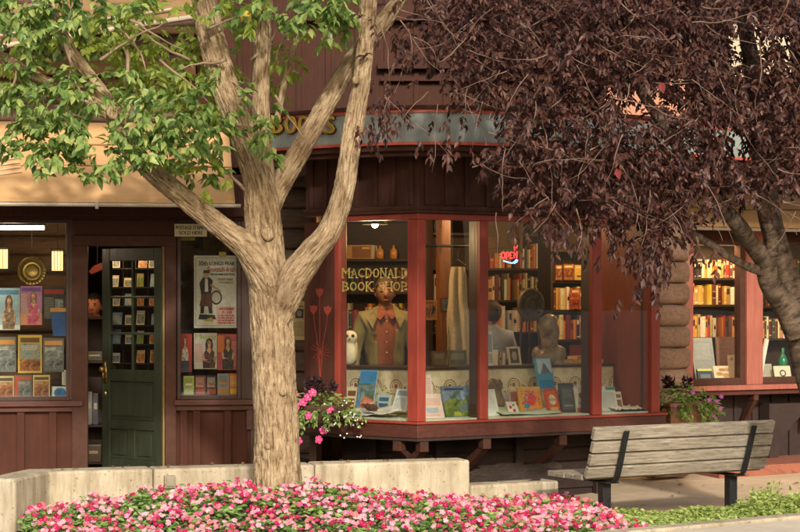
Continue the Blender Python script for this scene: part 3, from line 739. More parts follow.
# ================================================================== the trees
def cat(P, k=8):                         # Catmull-Rom through (point, radius)
    out = []
    for i in range(len(P)-1):
        p = [P[max(i-1, 0)], P[i], P[i+1], P[min(i+2, len(P)-1)]]
        for j in range(k):
            f = j/k
            h = lambda q: .5*((2*q[1])+(q[2]-q[0])*f+(2*q[0]-5*q[1]+4*q[2]-q[3])*f*f+(3*q[1]-q[0]-3*q[2]+q[3])*f**3)
            out.append((h([a[0] for a in p]), h([a[1] for a in p])))
    out.append(P[-1]); return out
def limb(mb, ctrl, seg=40, k=14, ridge=.0, nr=26, lump=.04, cap=True, seed=0):
    P = cat(ctrl, k)
    if mb.uv is None: mb.uv = []
    n = len(P); kk = len(mb.v); a = None; vlen = 0; rm_ = sum(q[1] for q in P)/n
    for i, (p, r) in enumerate(P):
        t = (P[min(i+1, n-1)][0]-P[max(i-1, 0)][0]).normalized()
        if a is None: a = V((0, 1, 0)); a = (a-t*a.dot(t)); a = a.normalized() if a.length > .1 else t.orthogonal().normalized()
        a = (a-t*a.dot(t)).normalized(); b_ = t.cross(a)
        if i: vlen += (p-P[i-1][0]).length
        for j in range(seg+1):
            q = 2*math.pi*j/seg; cq, sq = math.cos(q), math.sin(q)
            rr = r*(1+lump*noise.noise(V((cq*1.3, sq*1.3, vlen*3+seed*7))))
            if ridge:
                f = nr/6.283
                w_ = .35*noise.noise(V((cq*f*.5, sq*f*.5, vlen*7+seed)))
                n1 = min(1, abs(noise.noise(V((cq*f+w_, sq*f+w_, vlen*4.2+seed*3))))*4.5)**.7-1
                n2 = noise.noise(V((cq*f*2.4, sq*f*2.4, vlen*18+seed))); n3 = min(1, abs(noise.noise(V((cq*f*1.3+9, sq*f*1.3+w_, vlen*9+seed*5))))*6)-1
                rr += ridge*(n1*1.25+n2*.45+n3*.5)*min(1, r/.06)
            mb.v.append(p+(a*cq+b_*sq)*rr); mb.uv.append((j/seg*6.283*rm_, vlen))
    for i in range(n-1):
        for j in range(seg):
            q = kk+i*(seg+1)+j; mb.f.append((q, q+1, q+seg+2, q+seg+1)); mb.m.append(0)
    if cap:
        mb.f.append([kk+(n-1)*(seg+1)+j for j in range(seg)]); mb.m.append(0)
def CP(lst, d0=14.0): return [(at(a[0], a[1], a[3] if len(a) > 3 else d0), a[2]*(a[3] if len(a) > 3 else d0)/F) for a in lst]
def knot(mb, c, r, ax):
    q = V((0, 0, 1)).rotation_difference(ax).to_matrix()
    k0 = len(mb.v); mb.ball(c, (r, r, r*.45), seg=18, ring=9, M=q, fn=lambda q_, p: q_*(1+.12*noise.noise(p*3)-.45*max(0, p.z-.8)*4))
    mb.uv += [(v.x*2, v.z*2) for v in mb.v[k0:]]
T = thing('shade_tree', 'green-leaved shade tree with ridged tan trunk and spreading limbs in the flower bed', 'tree', at(279, 500, 14.05))
tk = MB()
limb(tk, CP([(280, 548, 33), (279, 515, 28), (278, 490, 24.5), (276.5, 430, 22.3), (273.5, 365, 21.8), (270.5, 312, 21), (267, 270, 20), (263, 222, 17.8), (258, 180, 15.2), (246, 143, 14.5), (233, 110, 14), (222, 78, 14), (212, 40, 13.5), (204, 0, 12.5), (194, -50, 10), (180, -130, 7)], 14.05), seg=260, k=36, ridge=.012, nr=42, lump=.06, seed=1)
for c, r, ax in ((at(268, 234, 13.9), .05, V((.1, -1, .1))), (at(288, 275, 13.9), .04, V((.4, -1, .2))), (at(271, 283, 13.87), .035, V((0, -1, .1))), (at(283, 392, 13.9), .03, V((.25, -1, 0))), (at(268, 446, 13.9), .026, V((-.2, -1, .1)))): knot(tk, c, r, ax)
trunk = obj('trunk', tk, M_bark, T, smooth=True)
lm = MB()
limb(lm, CP([(280, 330, 7, 14.05), (275, 304, 13, 14.0), (265, 275, 17, 13.97), (248, 249, 14.5, 13.95), (228, 232.5, 12, 13.9), (195, 207, 10.8, 13.85), (160, 178, 10, 13.8), (130, 148, 10, 13.75), (114, 116, 9.5, 13.7)]), seg=130, k=30, ridge=.009, nr=22, lump=.1, seed=2)
limb(lm, CP([(118, 122, 8, 13.7), (110, 106, 8.5, 13.7), (98, 88, 7, 13.7), (70, 50, 6.6, 13.6), (52, 12, 6, 13.5), (30, -40, 5, 13.4)]), seg=64, k=20, ridge=.006, nr=14, lump=.1, seed=3)
limb(lm, CP([(118, 126, 7, 13.7), (104, 110, 7.5, 13.65), (80, 97, 6.5, 13.6), (42, 80, 6.3, 13.5), (0, 57, 6, 13.4), (-50, 40, 5, 13.3)]), seg=64, k=20, ridge=.006, nr=14, lump=.1, seed=4)
limb(lm, CP([(112, 118, 4, 13.7), (84, 104, 4.5, 13.8), (44, 99, 4.6, 13.9), (0, 104, 4.3, 14), (-50, 112, 4, 14)]), seg=24, ridge=.003, nr=12, seed=5)
limb(lm, CP([(266, 225, 9, 14.1), (264, 185, 11.5, 14.12), (262, 140, 9.5, 14.1), (261, 80, 8.6, 14.05), (265, 0, 8, 14), (268, -60, 7, 14)]), seg=90, k=30, ridge=.008, nr=18, seed=6)
limb(lm, CP([(268, 220, 9, 14.15), (276, 192, 11.5, 14.2), (296, 158, 11, 14.2), (322, 112, 10, 14.15), (350, 65, 9.4, 14.1), (382, 24, 8.6, 14.0), (402, -4, 7.5, 13.95), (430, -50, 6, 13.9)]), seg=110, k=30, ridge=.009, nr=20, seed=7)
limb(lm, CP([(274, 340, 6, 14.05), (279, 318, 12, 14.0), (287, 294, 16, 13.95), (298, 272, 16, 13.9), (312, 253, 13.4, 13.86), (331, 228, 12, 13.82), (345, 185, 10.8, 13.8), (352, 135, 10.2, 13.8), (361, 85, 9.4, 13.8), (366, 35, 8.8, 13.8), (369, -20, 9, 13.75), (372, -80, 7, 13.7)]), seg=130, k=30, ridge=.009, nr=22, lump=.09, seed=8)
limb(lm, CP([(277, 120, 3.2, 14.1), (283, 90, 3.3, 14.1), (292, 55, 3, 14.0), (302, 10, 2.6, 13.9), (306, -30, 2, 13.9)]), seg=16, seed=9)
for c, r, ax in ((at(114, 112, 13.55), .06, V((-.1, -1, .2))), (at(356, 80, 13.7), .03, V((.2, -1, 0)))): knot(lm, c, r, ax)
obj('limb', lm, M_bark, T, smooth=True)
tw = MB()
rt = random.Random(3)
def twig(mb, px, py, d, dx, dy, n=7, r=1.0, curl=.35, rr=rt):
    x, y, ang = px, py, math.atan2(dy, dx); L_ = math.hypot(dx, dy)/n; pts = []; rad = []
    for i in range(n+1):
        pts.append(at(x, y, d+.05*math.sin(i+px))); rad.append(max(.0018, (r*(1-.75*i/n))*d/F))
        ang += rr.uniform(-curl, curl); x += L_*math.cos(ang); y += L_*math.sin(ang)
    mb.tube(pts, rad, 6); return (x, y, d)
for a in ((62, 35, 13.5, 8, 70, 2.2), (70, 50, 13.5, -12, 60, 1.6), (126, 50, 13.6, 18, 50, 2.6), (112, 20, 13.6, 30, 60, 2.2), (140, 90, 13.6, 40, 45, 2), (115, 112, 13.5, 60, -8, 2), (140, 100, 13.5, 24, 34, 2.2), (205, 130, 13.9, 36, -40, 1.6),
          (215, 75, 14, 40, 30, 1.5), (225, 60, 13.9, -50, 10, 1.7), (240, 100, 13.9, 30, 20, 1.5), (245, 190, 14, -30, -50, 2), (160, 60, 13.8, 60, 30, 1.6), (205, 30, 13.9, 40, -35, 1.5), (290, 30, 14, -30, 30, 1.2),
          (100, 60, 13.6, 60, -50, 1.8), (130, 20, 13.7, 60, 16, 1.5), (275, 95, 14, 30, 60, 1.2), (20, 60, 13.4, -30, 60, 1.6), (190, 60, 13.9, -60, -40, 1.7), (250, 60, 14, 40, -50, 1.6), (8, 128, 13.6, 60, -20, 1.4)):
    twig(tw, *a[:5], r=a[5])
obj('twigs', tw, M_twig, T, smooth=True)

def leaf(mb, base, dirv, nrm, ln, wd, m=0, fold=.25, curl=.25):
    d = dirv.normalized(); s = d.cross(nrm)
    if s.length < 1e-3: s = d.orthogonal()
    s.normalize(); n = s.cross(d).normalized()
    p1 = base+d*ln*.4-n*curl*ln*.04; tip = base+d*ln-n*curl*ln*.5; up = n*wd*fold
    q = base+d*ln*.72-n*curl*ln*.2
    mb.add([base, p1+s*wd*.5+up, q+s*wd*.32+up*.6, tip, q-s*wd*.32+up*.6, p1-s*wd*.5+up, p1, q], [(0, 6, 1), (6, 7, 2, 1), (7, 3, 2), (0, 5, 6), (5, 4, 7, 6), (4, 3, 7)], m)
def rdir(rr): return V((rr.gauss(0, 1), rr.gauss(0, 1), rr.gauss(0, 1))).normalized()
def spray(mb, base, dirv, n, ln, wd, rr, m=0, step=.03, droop=.6, stem=None, pair=True):
    p = base.copy(); d = dirv.normalized()
    for i in range(n):
        d = (d+V((0, 0, -droop*.18))+rdir(rr)*.12).normalized(); p = p+d*step
        for sgn in ((1, -1) if pair else (1 if i % 2 else -1,)):
            sd = d.cross(UP); sd = sd.normalized() if sd.length > .05 else V((1, 0, 0))
            ld = (d*.7+sd*sgn*.9+V((0, 0, -droop*rr.uniform(.3, 1.1)))+rdir(rr)*.35)
            nm = (UP*.7+V((0, -.6, 0))+rdir(rr)*.6)
            k = rr.uniform(.75, 1.2); leaf(mb, p+rdir(rr)*.006, ld, nm, ln*k, wd*k, m, rr.uniform(.05, .3), rr.uniform(0, .6))
    leaf(mb, p, d+V((0, 0, -.3*droop)), UP+rdir(rr)*.5, ln*1.1, wd*1.1, m)
cg = MB(); rr = random.Random(21)
# (px, py, half-width, half-height, depth, depth spread, sprays, share in the backlit tone)
for px, py, a, b_, d, ds, n, lt_ in (
    (28, 22, 40, 34, 13.3, .3, 62, 0), (60, 8, 40, 22, 13.4, .4, 30, 0), (12, 80, 22, 22, 13.4, .3, 16, 0), (68, 108, 34, 28, 13.25, .2, 40, 0), (48, 138, 40, 22, 13.3, .25, 34, 0),
    (56, 158, 24, 18, 13.25, .2, 20, 0), (10, 150, 14, 12, 13.4, .2, 6, 0), (160, 118, 30, 34, 13.3, .25, 40, 0), (130, 150, 26, 26, 13.3, .2, 26, 0), (165, 152, 28, 20, 13.35, .2, 26, 0), (100, 165, 14, 14, 13.3, .15, 10, 0),
    (195, 110, 24, 30, 13.5, .25, 24, 0), (215, 140, 18, 18, 13.7, .2, 12, 0), (200, 170, 22, 14, 13.7, .2, 12, .3), (215, 186, 18, 10, 13.75, .2, 8, .4), (262, 138, 9, 24, 13.6, .12, 12, 0), (268, 116, 5, 10, 13.65, .1, 4, 0),
    (118, 40, 42, 36, 14.5, .5, 44, 1), (165, 60, 46, 36, 14.6, .5, 40, 1), (150, 95, 50, 20, 14.5, .4, 20, 1), (215, 50, 30, 40, 14.5, .4, 26, .8), (240, 28, 26, 24, 14.3, .3, 14, .5), (275, 70, 20, 26, 14.4, .3, 14, 1), (288, 70, 8, 10, 14.2, .2, 4, 1),
    (300, 14, 30, 18, 13.6, .3, 26, 0), (338, 10, 24, 14, 13.6, .3, 20, 0), (345, 28, 14, 14, 13.6, .2, 6, 0), (325, 34, 12, 14, 13.6, .2, 5, .3), (95, 14, 40, 16, 13.5, .4, 22, .2), (150, 10, 34, 12, 13.8, .3, 12, .6), (200, 8, 24, 12, 13.9, .3, 6, 1),
    (20, -20, 60, 16, 13.4, .4, 16, .1), (160, -20, 60, 16, 13.8, .4, 14, .3), (300, -45, 80, 40, 13.9, .8, 50, .1), (-60, 60, 40, 60, 13.5, .6, 40, .1), (120, -260, 220, 60, 14, 1, 120, .2), (290, -110, 110, 40, 11.0, .5, 130, .1), (250, -190, 120, 50, 12.4, .6, 80, .1), (330, -100, 90, 40, 13.3, .5, 90, .1),  # last three clusters, out of view, are added to shade the upper trunk
    (90, 60, 70, 40, 14.6, .4, 46, 1), (30, 50, 40, 40, 14.3, .4, 30, .7), (190, 90, 46, 34, 14.4, .4, 34, .8), (130, 85, 40, 20, 13.6, .2, 16, .2), (70, 88, 60, 14, 13.4, .2, 22, 0), (24, 108, 30, 26, 13.4, .2, 26, 0), (225, 100, 14, 30, 13.6, .2, 12, .2), (190, 140, 30, 24, 13.4, .2, 22, 0), (300, 40, 22, 20, 14.3, .3, 10, .9), (250, 10, 26, 18, 13.6, .3, 14, .2)):
    for _ in range(int(n*1.0)):
        while True:
            u_, v_ = rr.uniform(-1, 1), rr.uniform(-1, 1)
            if u_*u_+v_*v_ < 1: break
        base = at(px+u_*a, py+v_*b_-6, d+rr.uniform(-ds, ds)); dv = V((rr.uniform(-1, 1), rr.uniform(-.9, .4), rr.uniform(-.8, .5)))
        spray(cg, base, dv, rr.choice((2, 3, 3, 4)), .086*rr.uniform(.7, 1.2), .039, rr, 1 if rr.random() < lt_ else 0, .034, .75)
leaf(cg, at(246, 10, 13.5), V((.3, -.2, -1)), V((0, -1, .3)), .1, .06, 2); leaf(cg, at(248, 12, 13.5), V((-.6, -.2, -.8)), V((0, -1, .3)), .09, .05, 2)
obj('crown', cg, [M_green, M_backlit, flat(rgb(222, 170, 50), .5)], T)

# ---- purple-leaved plum at the right
TP = thing('plum_tree', 'purple-leaved plum tree overhanging the shop with a smooth grey trunk at the right', 'tree', V((at(862, 0, 14.3).x, 14.3, .2)))
tk = MB()
limb(tk, CP([(874, 545, 30), (864, 510, 27), (850, 470, 23), (833, 430, 20), (819, 395, 18.5), (807, 352, 17.5), (799, 312, 17), (787, 282, 13.5), (776, 244, 12), (768, 205, 11), (764, 150, 10), (755, 80, 8.5), (740, 0, 7)], 14.3), seg=60, k=14, ridge=.002, nr=10, lump=.12, seed=11)
obj('trunk', tk, M_bark2, TP, smooth=True)
lm = MB()
limb(lm, CP([(797, 335, 12, 14.2), (786, 308, 12.5, 14.15), (770, 283, 10.5, 14.1), (763, 260, 9.5, 14.05), (749, 240, 9, 14), (735, 221, 8, 13.9), (712, 196, 7, 13.8), (680, 150, 6, 13.6), (640, 90, 5, 13.5)]), seg=40, ridge=.002, nr=9, lump=.14, seed=12)
limb(lm, CP([(772, 290, 7, 14.15), (770, 262, 6.8, 14.05), (772, 240, 6, 14), (764, 208, 5.5, 13.95), (758, 160, 5, 13.8), (770, 90, 4, 13.7)]), seg=30, ridge=.002, nr=9, lump=.12, seed=13)
limb(lm, CP([(766, 272, 5, 14.05), (752, 268, 4.8, 14), (733, 259, 4.2, 13.95), (708, 243, 4, 13.9), (680, 226, 3.6, 13.8), (640, 205, 3, 13.6), (590, 190, 2.4, 13.4)]), seg=24, lump=.1, seed=14)
limb(lm, CP([(806, 330, 11, 14.4), (822, 290, 9, 14.4), (836, 230, 8, 14.4), (850, 120, 6, 14.3)]), seg=30, lump=.12, seed=15)
obj('limb', lm, M_bark2, TP, smooth=True)
tw = MB(); rt = random.Random(17)
for a in ((545, 2, 13.2, 75, 50, 1.7), (580, 30, 13.1, 90, 30, 1.2), (640, 8, 13.0, -14, 30, 1.6), (420, 10, 13.3, 130, -20, 1.4), (560, 60, 13.1, -50, 60, 1.1), (600, 45, 13, 60, 60, 1.1), (690, 40, 13, 30, 60, 1.2), (700, 115, 13, -40, 60, 1.2), (655, 125, 13, 40, -14, 1.6),
          (700, 20, 13, 70, 30, 1.2), (380, 25, 13.4, 40, 60, 1.2), (400, 20, 13.4, 60, 60, 1.2), (430, 0, 13.4, 30, 90, 1), (470, 20, 13.2, 50, 50, 1), (500, 70, 13.2, -30, 60, 1), (520, 20, 13.2, 40, 80, 1), (715, 60, 13, 20, 80, 1.2), (730, 110, 13, 20, 70, 1.2),
          (590, 150, 13, 60, -20, 1.2), (620, 165, 13, 40, 60, 1), (650, 190, 13, 10, 90, 1.1), (690, 190, 13.1, 10, 60, 1), (450, 75, 13.2, 40, 70, .9), (540, 110, 13.1, 20, 100, 1), (760, 40, 13, 20, 90, 1.2), (735, 90, 13, -16, 100, 1.1), (480, 10, 13.2, -60, 90, 1), (560, 10, 13.2, -90, 60, 1)):
    twig(tw, *a[:5], n=12, r=a[5]*.62, curl=.26, rr=rt)
for _ in range(130):
    px = rt.uniform(380, 800); py = rt.uniform(-10, 215)
    if px < 470 and py > 130: continue
    a_ = rt.uniform(-.6, 2.6); ln_ = rt.uniform(30, 90); twig(tw, px, py, rt.uniform(12.8, 13.3), ln_*math.cos(a_), ln_*math.sin(a_)*.8, n=9, r=rt.uniform(.4, .75), curl=.24, rr=rt)
obj('twigs', tw, M_twig2, TP, smooth=True)
cp = MB(); rr = random.Random(33)
def ylow(px):
    pts = [(350, 40), (370, 110), (400, 120), (440, 135), (470, 150), (500, 190), (530, 222), (560, 232), (600, 232), (625, 244), (645, 262), (665, 256), (690, 234), (720, 218), (760, 196), (800, 192), (860, 210), (940, 190)]
    for (a, b_), (c_, d_) in zip(pts[:-1], pts[1:]):
        if a <= px <= c_: return b_+(d_-b_)*(px-a)/(c_-a)
    return 150
cnt = 0
while cnt < 5400:
    px = rr.triangular(352, 930, 640) if rr.random() < .5 else rr.uniform(360, 930); yl = ylow(px); py = rr.uniform(-60, yl-8)
    left = max(0, min(1, (px-360)/110)); dens = .05+.95*left**1.7
    if py > yl-40: dens *= .62
    # holes through which the building shows
    for hx_, hy_, hr in ((470, 128, 34), (425, 90, 30), (640, 100, 18), (750, 48, 17), (560, 95, 9), (500, 130, 16), (700, 215, 14), (752, 215, 16), (785, 215, 14), (600, 90, 8), (738, 30, 12), (690, 100, 8)):
        if (px-hx_)**2+(py-hy_)**2 < hr*hr: dens *= .16
    if noise.noise(V((px/26, py/26, 3))) < -.3: dens *= .45
    if rr.random() > dens: continue
    d = rr.uniform(12.9, 14.6) if px < 760 else rr.uniform(12.9, 14.0); cnt += 1
    dv = V((rr.uniform(-1, 1), rr.uniform(-.8, .3), rr.uniform(-1, .35)))
    spray(cp, at(px, py, d), dv, rr.choice((4, 5, 6, 7)), .058*rr.uniform(.6, 1.2), .0235, rr, 0, .022, .6, pair=rr.random() < .5)
for px, py, n in ((655, 262, 10), (648, 280, 8), (640, 300, 5), (662, 250, 8), (668, 268, 5), (628, 250, 6), (640, 270, 6), (700, 248, 4), (722, 262, 2), (560, 236, 6), (585, 240, 5), (525, 225, 5), (480, 160, 4), (455, 150, 4), (375, 110, 6), (382, 125, 6), (372, 135, 4), (392, 120, 3), (425, 150, 2), (610, 245, 5), (770, 205, 4), (790, 190, 4)):
    for _ in range(n):
        spray(cp, at(px+rr.gauss(0, 8), py+rr.gauss(0, 8)-10, rr.uniform(12.9, 13.5)), V((rr.uniform(-.7, .7), rr.uniform(-.6, .3), -1)), rr.choice((4, 5, 6)), .066, .028, rr, 0, .024, .8, pair=False)
for px, py in ((616, 168), (660, 82)): leaf(cp, at(px, py, 12.85), V((.3, -.2, -1)), V((0, -1, .2)), .085, .05, 1)
obj('crown', cp, [M_plum, flat(rgb(112, 38, 36), .5)], TP)

# ================================================================== the flower bed
def bedz(x, y):
    z = .1+.21*math.exp(-((x+1.1)/1.5)**2-((y-13.9)/1.0)**2)+.06*math.exp(-((x+.2)/1.2)**2-((y-13.2)/1.2)**2)
    return z+.03*noise.noise(V((x*1.7, y*1.7, 2)))
def in_poly(x, y, P):
    c = False
    for i in range(len(P)):
        a, b_ = P[i], P[i-1]
        if (a.y > y) != (b_.y > y) and x < (b_.x-a.x)*(y-a.y)/(b_.y-a.y)+a.x: c = not c
    return c
BED = [q2(16, 13.5), q2(52, 14.18), q2(470, 15.17), q2(558, 15.5), q2(600, 15.0), q2(655, 12.98)+en*.05, E1-eu*2.2+en*.2, E1-eu*3.9+en*.2]
COV = [q2(590, 15.0), q2(640, 14.7), q2(700, 14.72), q2(800, 14.95), q2(1000, 15.5), q2(1000, 14.6), E0+eu*.6+en*.16, E1+en*.16]
g = MB(); n_ = 46; xs = [-3.2+8.6*i/n_ for i in range(n_+1)]; ys = [10.3+5.3*i/30 for i in range(31)]
for y in ys:
    for x in xs: g.v.append(V((x, y, bedz(x, y) if in_poly(x, y, BED) else .1+.03*noise.noise(V((x*2, y*2, 3))))))
bedface = lambda x, y: in_poly(x, y, BED) or in_poly(x, y, COV)
for j in range(30):
    for i in range(n_):
        if bedface(xs[i]+.09, ys[j]+.08): k = j*(n_+1)+i; g.f.append((k, k+1, k+n_+2, k+n_+1)); g.m.append(0)
tag(obj('bed_soil', g, M_soil, smooth=True), kind='structure')
M_impleaf = leaf_mat('impatiens_leaves', [rgb(70, 104, 44), rgb(98, 136, 60), rgb(128, 162, 78), rgb(154, 184, 98)], .5, .25)
def petal_mat(name, cols): return leaf_mat(name, cols, .6, .25, None, .25)
M_petal = petal_mat('impatiens_petals', [rgb(206, 40, 100), rgb(190, 26, 84), rgb(226, 104, 144), rgb(236, 158, 182), rgb(238, 178, 190), rgb(226, 130, 120), rgb(216, 74, 126), rgb(176, 18, 70), rgb(196, 30, 92), rgb(184, 24, 80), rgb(240, 204, 208), rgb(236, 160, 180), rgb(242, 190, 200), rgb(232, 130, 164), rgb(238, 172, 190)])
M_eye = flat(rgb(250, 232, 214), .5)
def bloom(mb, c, nrm, r, rr, m=1, me_=2):
    n = nrm.normalized(); a = n.orthogonal().normalized(); b_ = n.cross(a); o = rr.uniform(0, 6.28); k = len(mb.v)
    vs = [c+n*r*.06]; fcs = []
    for i in range(5):
        t = o+i*1.2566; 
        for dt, rad, up in ((-.64, .6, .1), (-.42, .97, .02), (0, 1.0, .05), (.42, .97, .02), (.64, .6, .1)):
            rad *= rr.uniform(.92, 1.08); vs.append(c+(a*math.cos(t+dt)+b_*math.sin(t+dt))*r*rad+n*r*(up+rr.uniform(-.06, .06)))
        q = 1+i*5; fcs.append((0, q, q+1, q+2)); fcs.append((0, q+2, q+3, q+4))
    mb.add(vs, fcs, m)
    e = c+n*r*.16; mb.add([e+(a*math.cos(q*2.09)+b_*math.sin(q*2.09))*r*.15 for q in range(3)], [(0, 1, 2)], me_)
fb = MB(); rr = random.Random(44); nleaf = 0; pts = []
cand = 0
TB = at(279, 500, 14.05)
def bed_point(P, x0, x1, y0, y1):
    while True:
        x, y = rr.uniform(x0, x1), rr.uniform(y0, y1)
        if in_poly(x, y, P) and (x-TB.x)**2+(y-TB.y)**2 > .045: return x, y
hump = lambda x, y: .05*(.5+noise.noise(V((x*4.5, y*4.5, 9))))+.03*noise.noise(V((x*11, y*11, 4)))
for _ in range(15000):
    x, y = bed_point(BED, -3, 2.1, 11.5, 15.6); z = bedz(x, y)+hump(x, y)+rr.uniform(-.03, .06)
    az = rr.uniform(0, 6.28); leaf(fb, V((x, y, z)), V((math.cos(az), math.sin(az), rr.uniform(-.3, .5))), UP+V((0, -.7, 0))+rdir(rr)*.5, rr.uniform(.035, .06), rr.uniform(.02, .034), 0, .15, .3)
for _ in range(5600):
    x, y = bed_point(BED, -3, 2.1, 11.5, 15.6)
    if noise.noise(V((x*3.4, y*2.2, 7)))+.5*noise.noise(V((x*9, y*6, 3))) < -.12 and rr.random() < .8: continue
    z = bedz(x, y)+hump(x, y)+rr.uniform(.045, .085)
    bloom(fb, V((x, y, z)), V((rr.gauss(0, .5), -.75+rr.gauss(0, .45), 1)), rr.uniform(.014, .0235), rr)
tag(obj('impatiens_bed', fb, [M_impleaf, M_petal, M_eye]), 'bed of pink, red and pale impatiens in bloom around the tree trunk', 'flower bed', kind='stuff')
# pale green ground cover in front of the bench
gc = MB(); M_cover = leaf_mat('ground_cover_leaves', [rgb(120, 146, 66), rgb(150, 172, 84), rgb(178, 194, 108), rgb(200, 210, 132)], .5, .4)
for _ in range(17000):
    x, y = bed_point(COV, .8, 5.2, 12.8, 15.6)
    s_ = max(0, min(1, (x-2.0)/1.5)); hgt = (.06+.25*s_)*(.75+.5*noise.noise(V((x*3, y*3, 5))))
    edge = ((V((x, y))-E1).dot(en)-.16)/.5; hgt *= max(.25, min(1, edge+.25))
    z = .1+rr.uniform(.02, max(.04, hgt)); az = rr.uniform(0, 6.28)
    leaf(gc, V((x, y, z)), V((math.cos(az), math.sin(az), rr.uniform(-.4, .7))), UP+V((0, -.6, 0))+rdir(rr)*.6, rr.uniform(.024, .048), rr.uniform(.015, .027), 0, .1, .4)
for _ in range(70):                      # a few upright shoots
    x, y = bed_point(COV, 2.6, 5.2, 12.9, 15.6); spray(gc, V((x, y, .2)), V((rr.uniform(-.3, .3), rr.uniform(-.3, .3), 1)), 4, .04, .02, rr, 0, .035, .0)
tag(obj('ground_cover', gc, M_cover), 'light green leafy ground cover between the bench and the near pavement', 'ground cover', kind='stuff')

lt_ = MB(); rr = random.Random(70)
for _ in range(70):
    if rr.random() < .6: x, y = rr.uniform(.4, 4.6), rr.uniform(15.1, 18.3); z = gz(x, y)+.007
    else: q = IN[1].lerp(IN[2], rr.random())+V((-.01, rr.uniform(.03, .2))); x, y, z = q.x, q.y, WZ+.006
    az = rr.uniform(0, 6.28); leaf(lt_, V((x, y, z+.004)), V((math.cos(az), math.sin(az), rr.uniform(0, .25))), UP+rdir(rr)*.3, rr.uniform(.04, .075), rr.uniform(.02, .035), 0, .2, .5)
tag(obj('leaf_litter', lt_, leaf_mat('dry_leaves', [rgb(120, 90, 50), rgb(150, 120, 66), rgb(96, 58, 46), rgb(130, 140, 70)], .7, .1)), 'scattered dry fallen leaves on the pavement and planter wall', 'leaf litter', kind='stuff')
# ================================================================== hanging planters
M_wicker = rough_mat('dark_wicker', rgb(66, 46, 34), rgb(104, 76, 54), (3, 3, 26), 4, .8, .8, .01)
M_boxw = rough_mat('planter_box_wood', rgb(120, 84, 58), rgb(156, 112, 78), HG, 3, .75, .4)
M_coleus = leaf_mat('dark_coleus_leaves', [rgb(40, 26, 32), rgb(60, 36, 42), rgb(74, 46, 46)], .5, .2)
M_petunia = petal_mat('pink_petunia', [rgb(214, 60, 128), rgb(230, 84, 146), rgb(238, 110, 160)])
M_violet = petal_mat('violet_petunia', [rgb(140, 60, 130), rgb(176, 90, 160), rgb(206, 130, 186)])
M_box_green = leaf_mat('planter_leaves', [rgb(72, 104, 44), rgb(104, 138, 60), rgb(140, 166, 80), rgb(164, 186, 100)], .5, .35)
def planter(label, c, kind):
    t = thing('planter_basket' if kind == 0 else 'planter_box', label, 'planter', c)
    rr = random.Random(60+kind); I = Matrix.Translation(c)
    if kind == 0:
        mb = MB(); mb.lathe(I, [(.02, -.17), (.12, -.15), (.19, -.08), (.215, .0), (.225, .03), (.2, .03), (.18, 0), (.0, -.01)], 28)
        for k in range(9): mb.lathe(I, [(q, -.15+k*.02) for q in (.125+.012*k-.001*k*k*.3,)]*1+[(.138+.012*k-.0003*k*k, -.145+k*.02)], 28)
        obj('basket', mb, M_wicker, t, smooth=True)
        hk = MB(); hk.tube([c+V((.05, .22, -.02)), c+V((.06, .42, .0))], .012, 8); obj('bracket', hk, M_iron, t)
    else:
        mb = MB(); an = Matrix.Translation(c) @ Matrix.Rotation(LW.ang, 4, 'Z'); mb.box(an, -.26, .26, -.13, .13, -.2, -.01); mb.box(an, -.28, .28, -.15, .15, -.035, .0)
        obj('box', mb, M_boxw, t, bevel=.006)
        hk = MB(); hk.box(an, -.2, -.15, .1, .45, -.24, -.2005); hk.box(an, .15, .2, .1, .45, -.24, -.2005); obj('bracket', hk, M_iron, t)
    fo = MB()
    for _ in range(330 if kind == 0 else 420):
        a = rr.uniform(0, 6.28); q = rr.uniform(0, .26); p = c+V((q*math.cos(a)*(1 if kind == 0 else 1.3), q*math.sin(a)*.8-.03, rr.uniform(-.06, .16)*(1-q*1.6) - max(0, q-.17)*1.0))
        leaf(fo, p, V((math.cos(a), math.sin(a)-.3, rr.uniform(-.7, .6))), UP+V((0, -.6, 0))+rdir(rr)*.5, rr.uniform(.035, .065), rr.uniform(.02, .034), 0, .15, .4)
    for _ in range(26):
        a = rr.uniform(-2.9, .1); p = c+V((.2*math.cos(a), .17*math.sin(a), 0)); spray(fo, p, V((math.cos(a)*.8, math.sin(a)*.8, rr.uniform(-1.2, .1))), rr.choice((4, 6)), .042, .022, rr, 0, .032, .9)
    obj('foliage', fo, M_box_green if kind else M_green, t)
    co = MB()
    for _ in range(14):
        p = c+V((rr.uniform(-.1, .12)+(-.02 if kind == 0 else -.08), rr.uniform(-.05, .05), .1)); spray(co, p, V((rr.uniform(-.5, .5), rr.uniform(-.4, .2), 1)), rr.choice((3, 4)), .06, .03, rr, 0, .03, .3)
    obj('dark_foliage', co, M_coleus, t)
    fl_ = [(-.21, .13), (-.10, .1), (-.09, -.05), (-.18, -.26), (-.01, -.25), (.03, -.17), (-.14, .06), (-.2, .02), (-.06, .14), (.08, .0)] if kind == 0 else [(.26, .02), (.3, -.05), (.24, -.12), (.31, .06), (.2, .03), (-.12, -.02), (.05, .1)]
    for x, z in fl_:
        b_ = MB(); p = c+V((x, -.2-rr.uniform(0, .05), z)); nr_ = V((rr.uniform(-.4, .4), -1, rr.uniform(0, .6)))
        bloom(b_, p, nr_, .036 if kind == 0 else .024, rr, 0, 1); obj('flower', b_, [M_petunia if kind == 0 else M_violet, M_eye], t)
    if kind == 0:
        sp_ = MB()
        for _ in range(36):
            p = c+V((rr.uniform(.02, .36), -.2+rr.uniform(-.06, .1), rr.uniform(-.2, .12)-.04)); bloom(sp_, p, V((rr.uniform(-.5, .5), -1, rr.uniform(-.2, .8))), .007, rr, 0, 0)
        o = obj('white_blossom', sp_, M_white, t); o['kind'] = 'stuff'
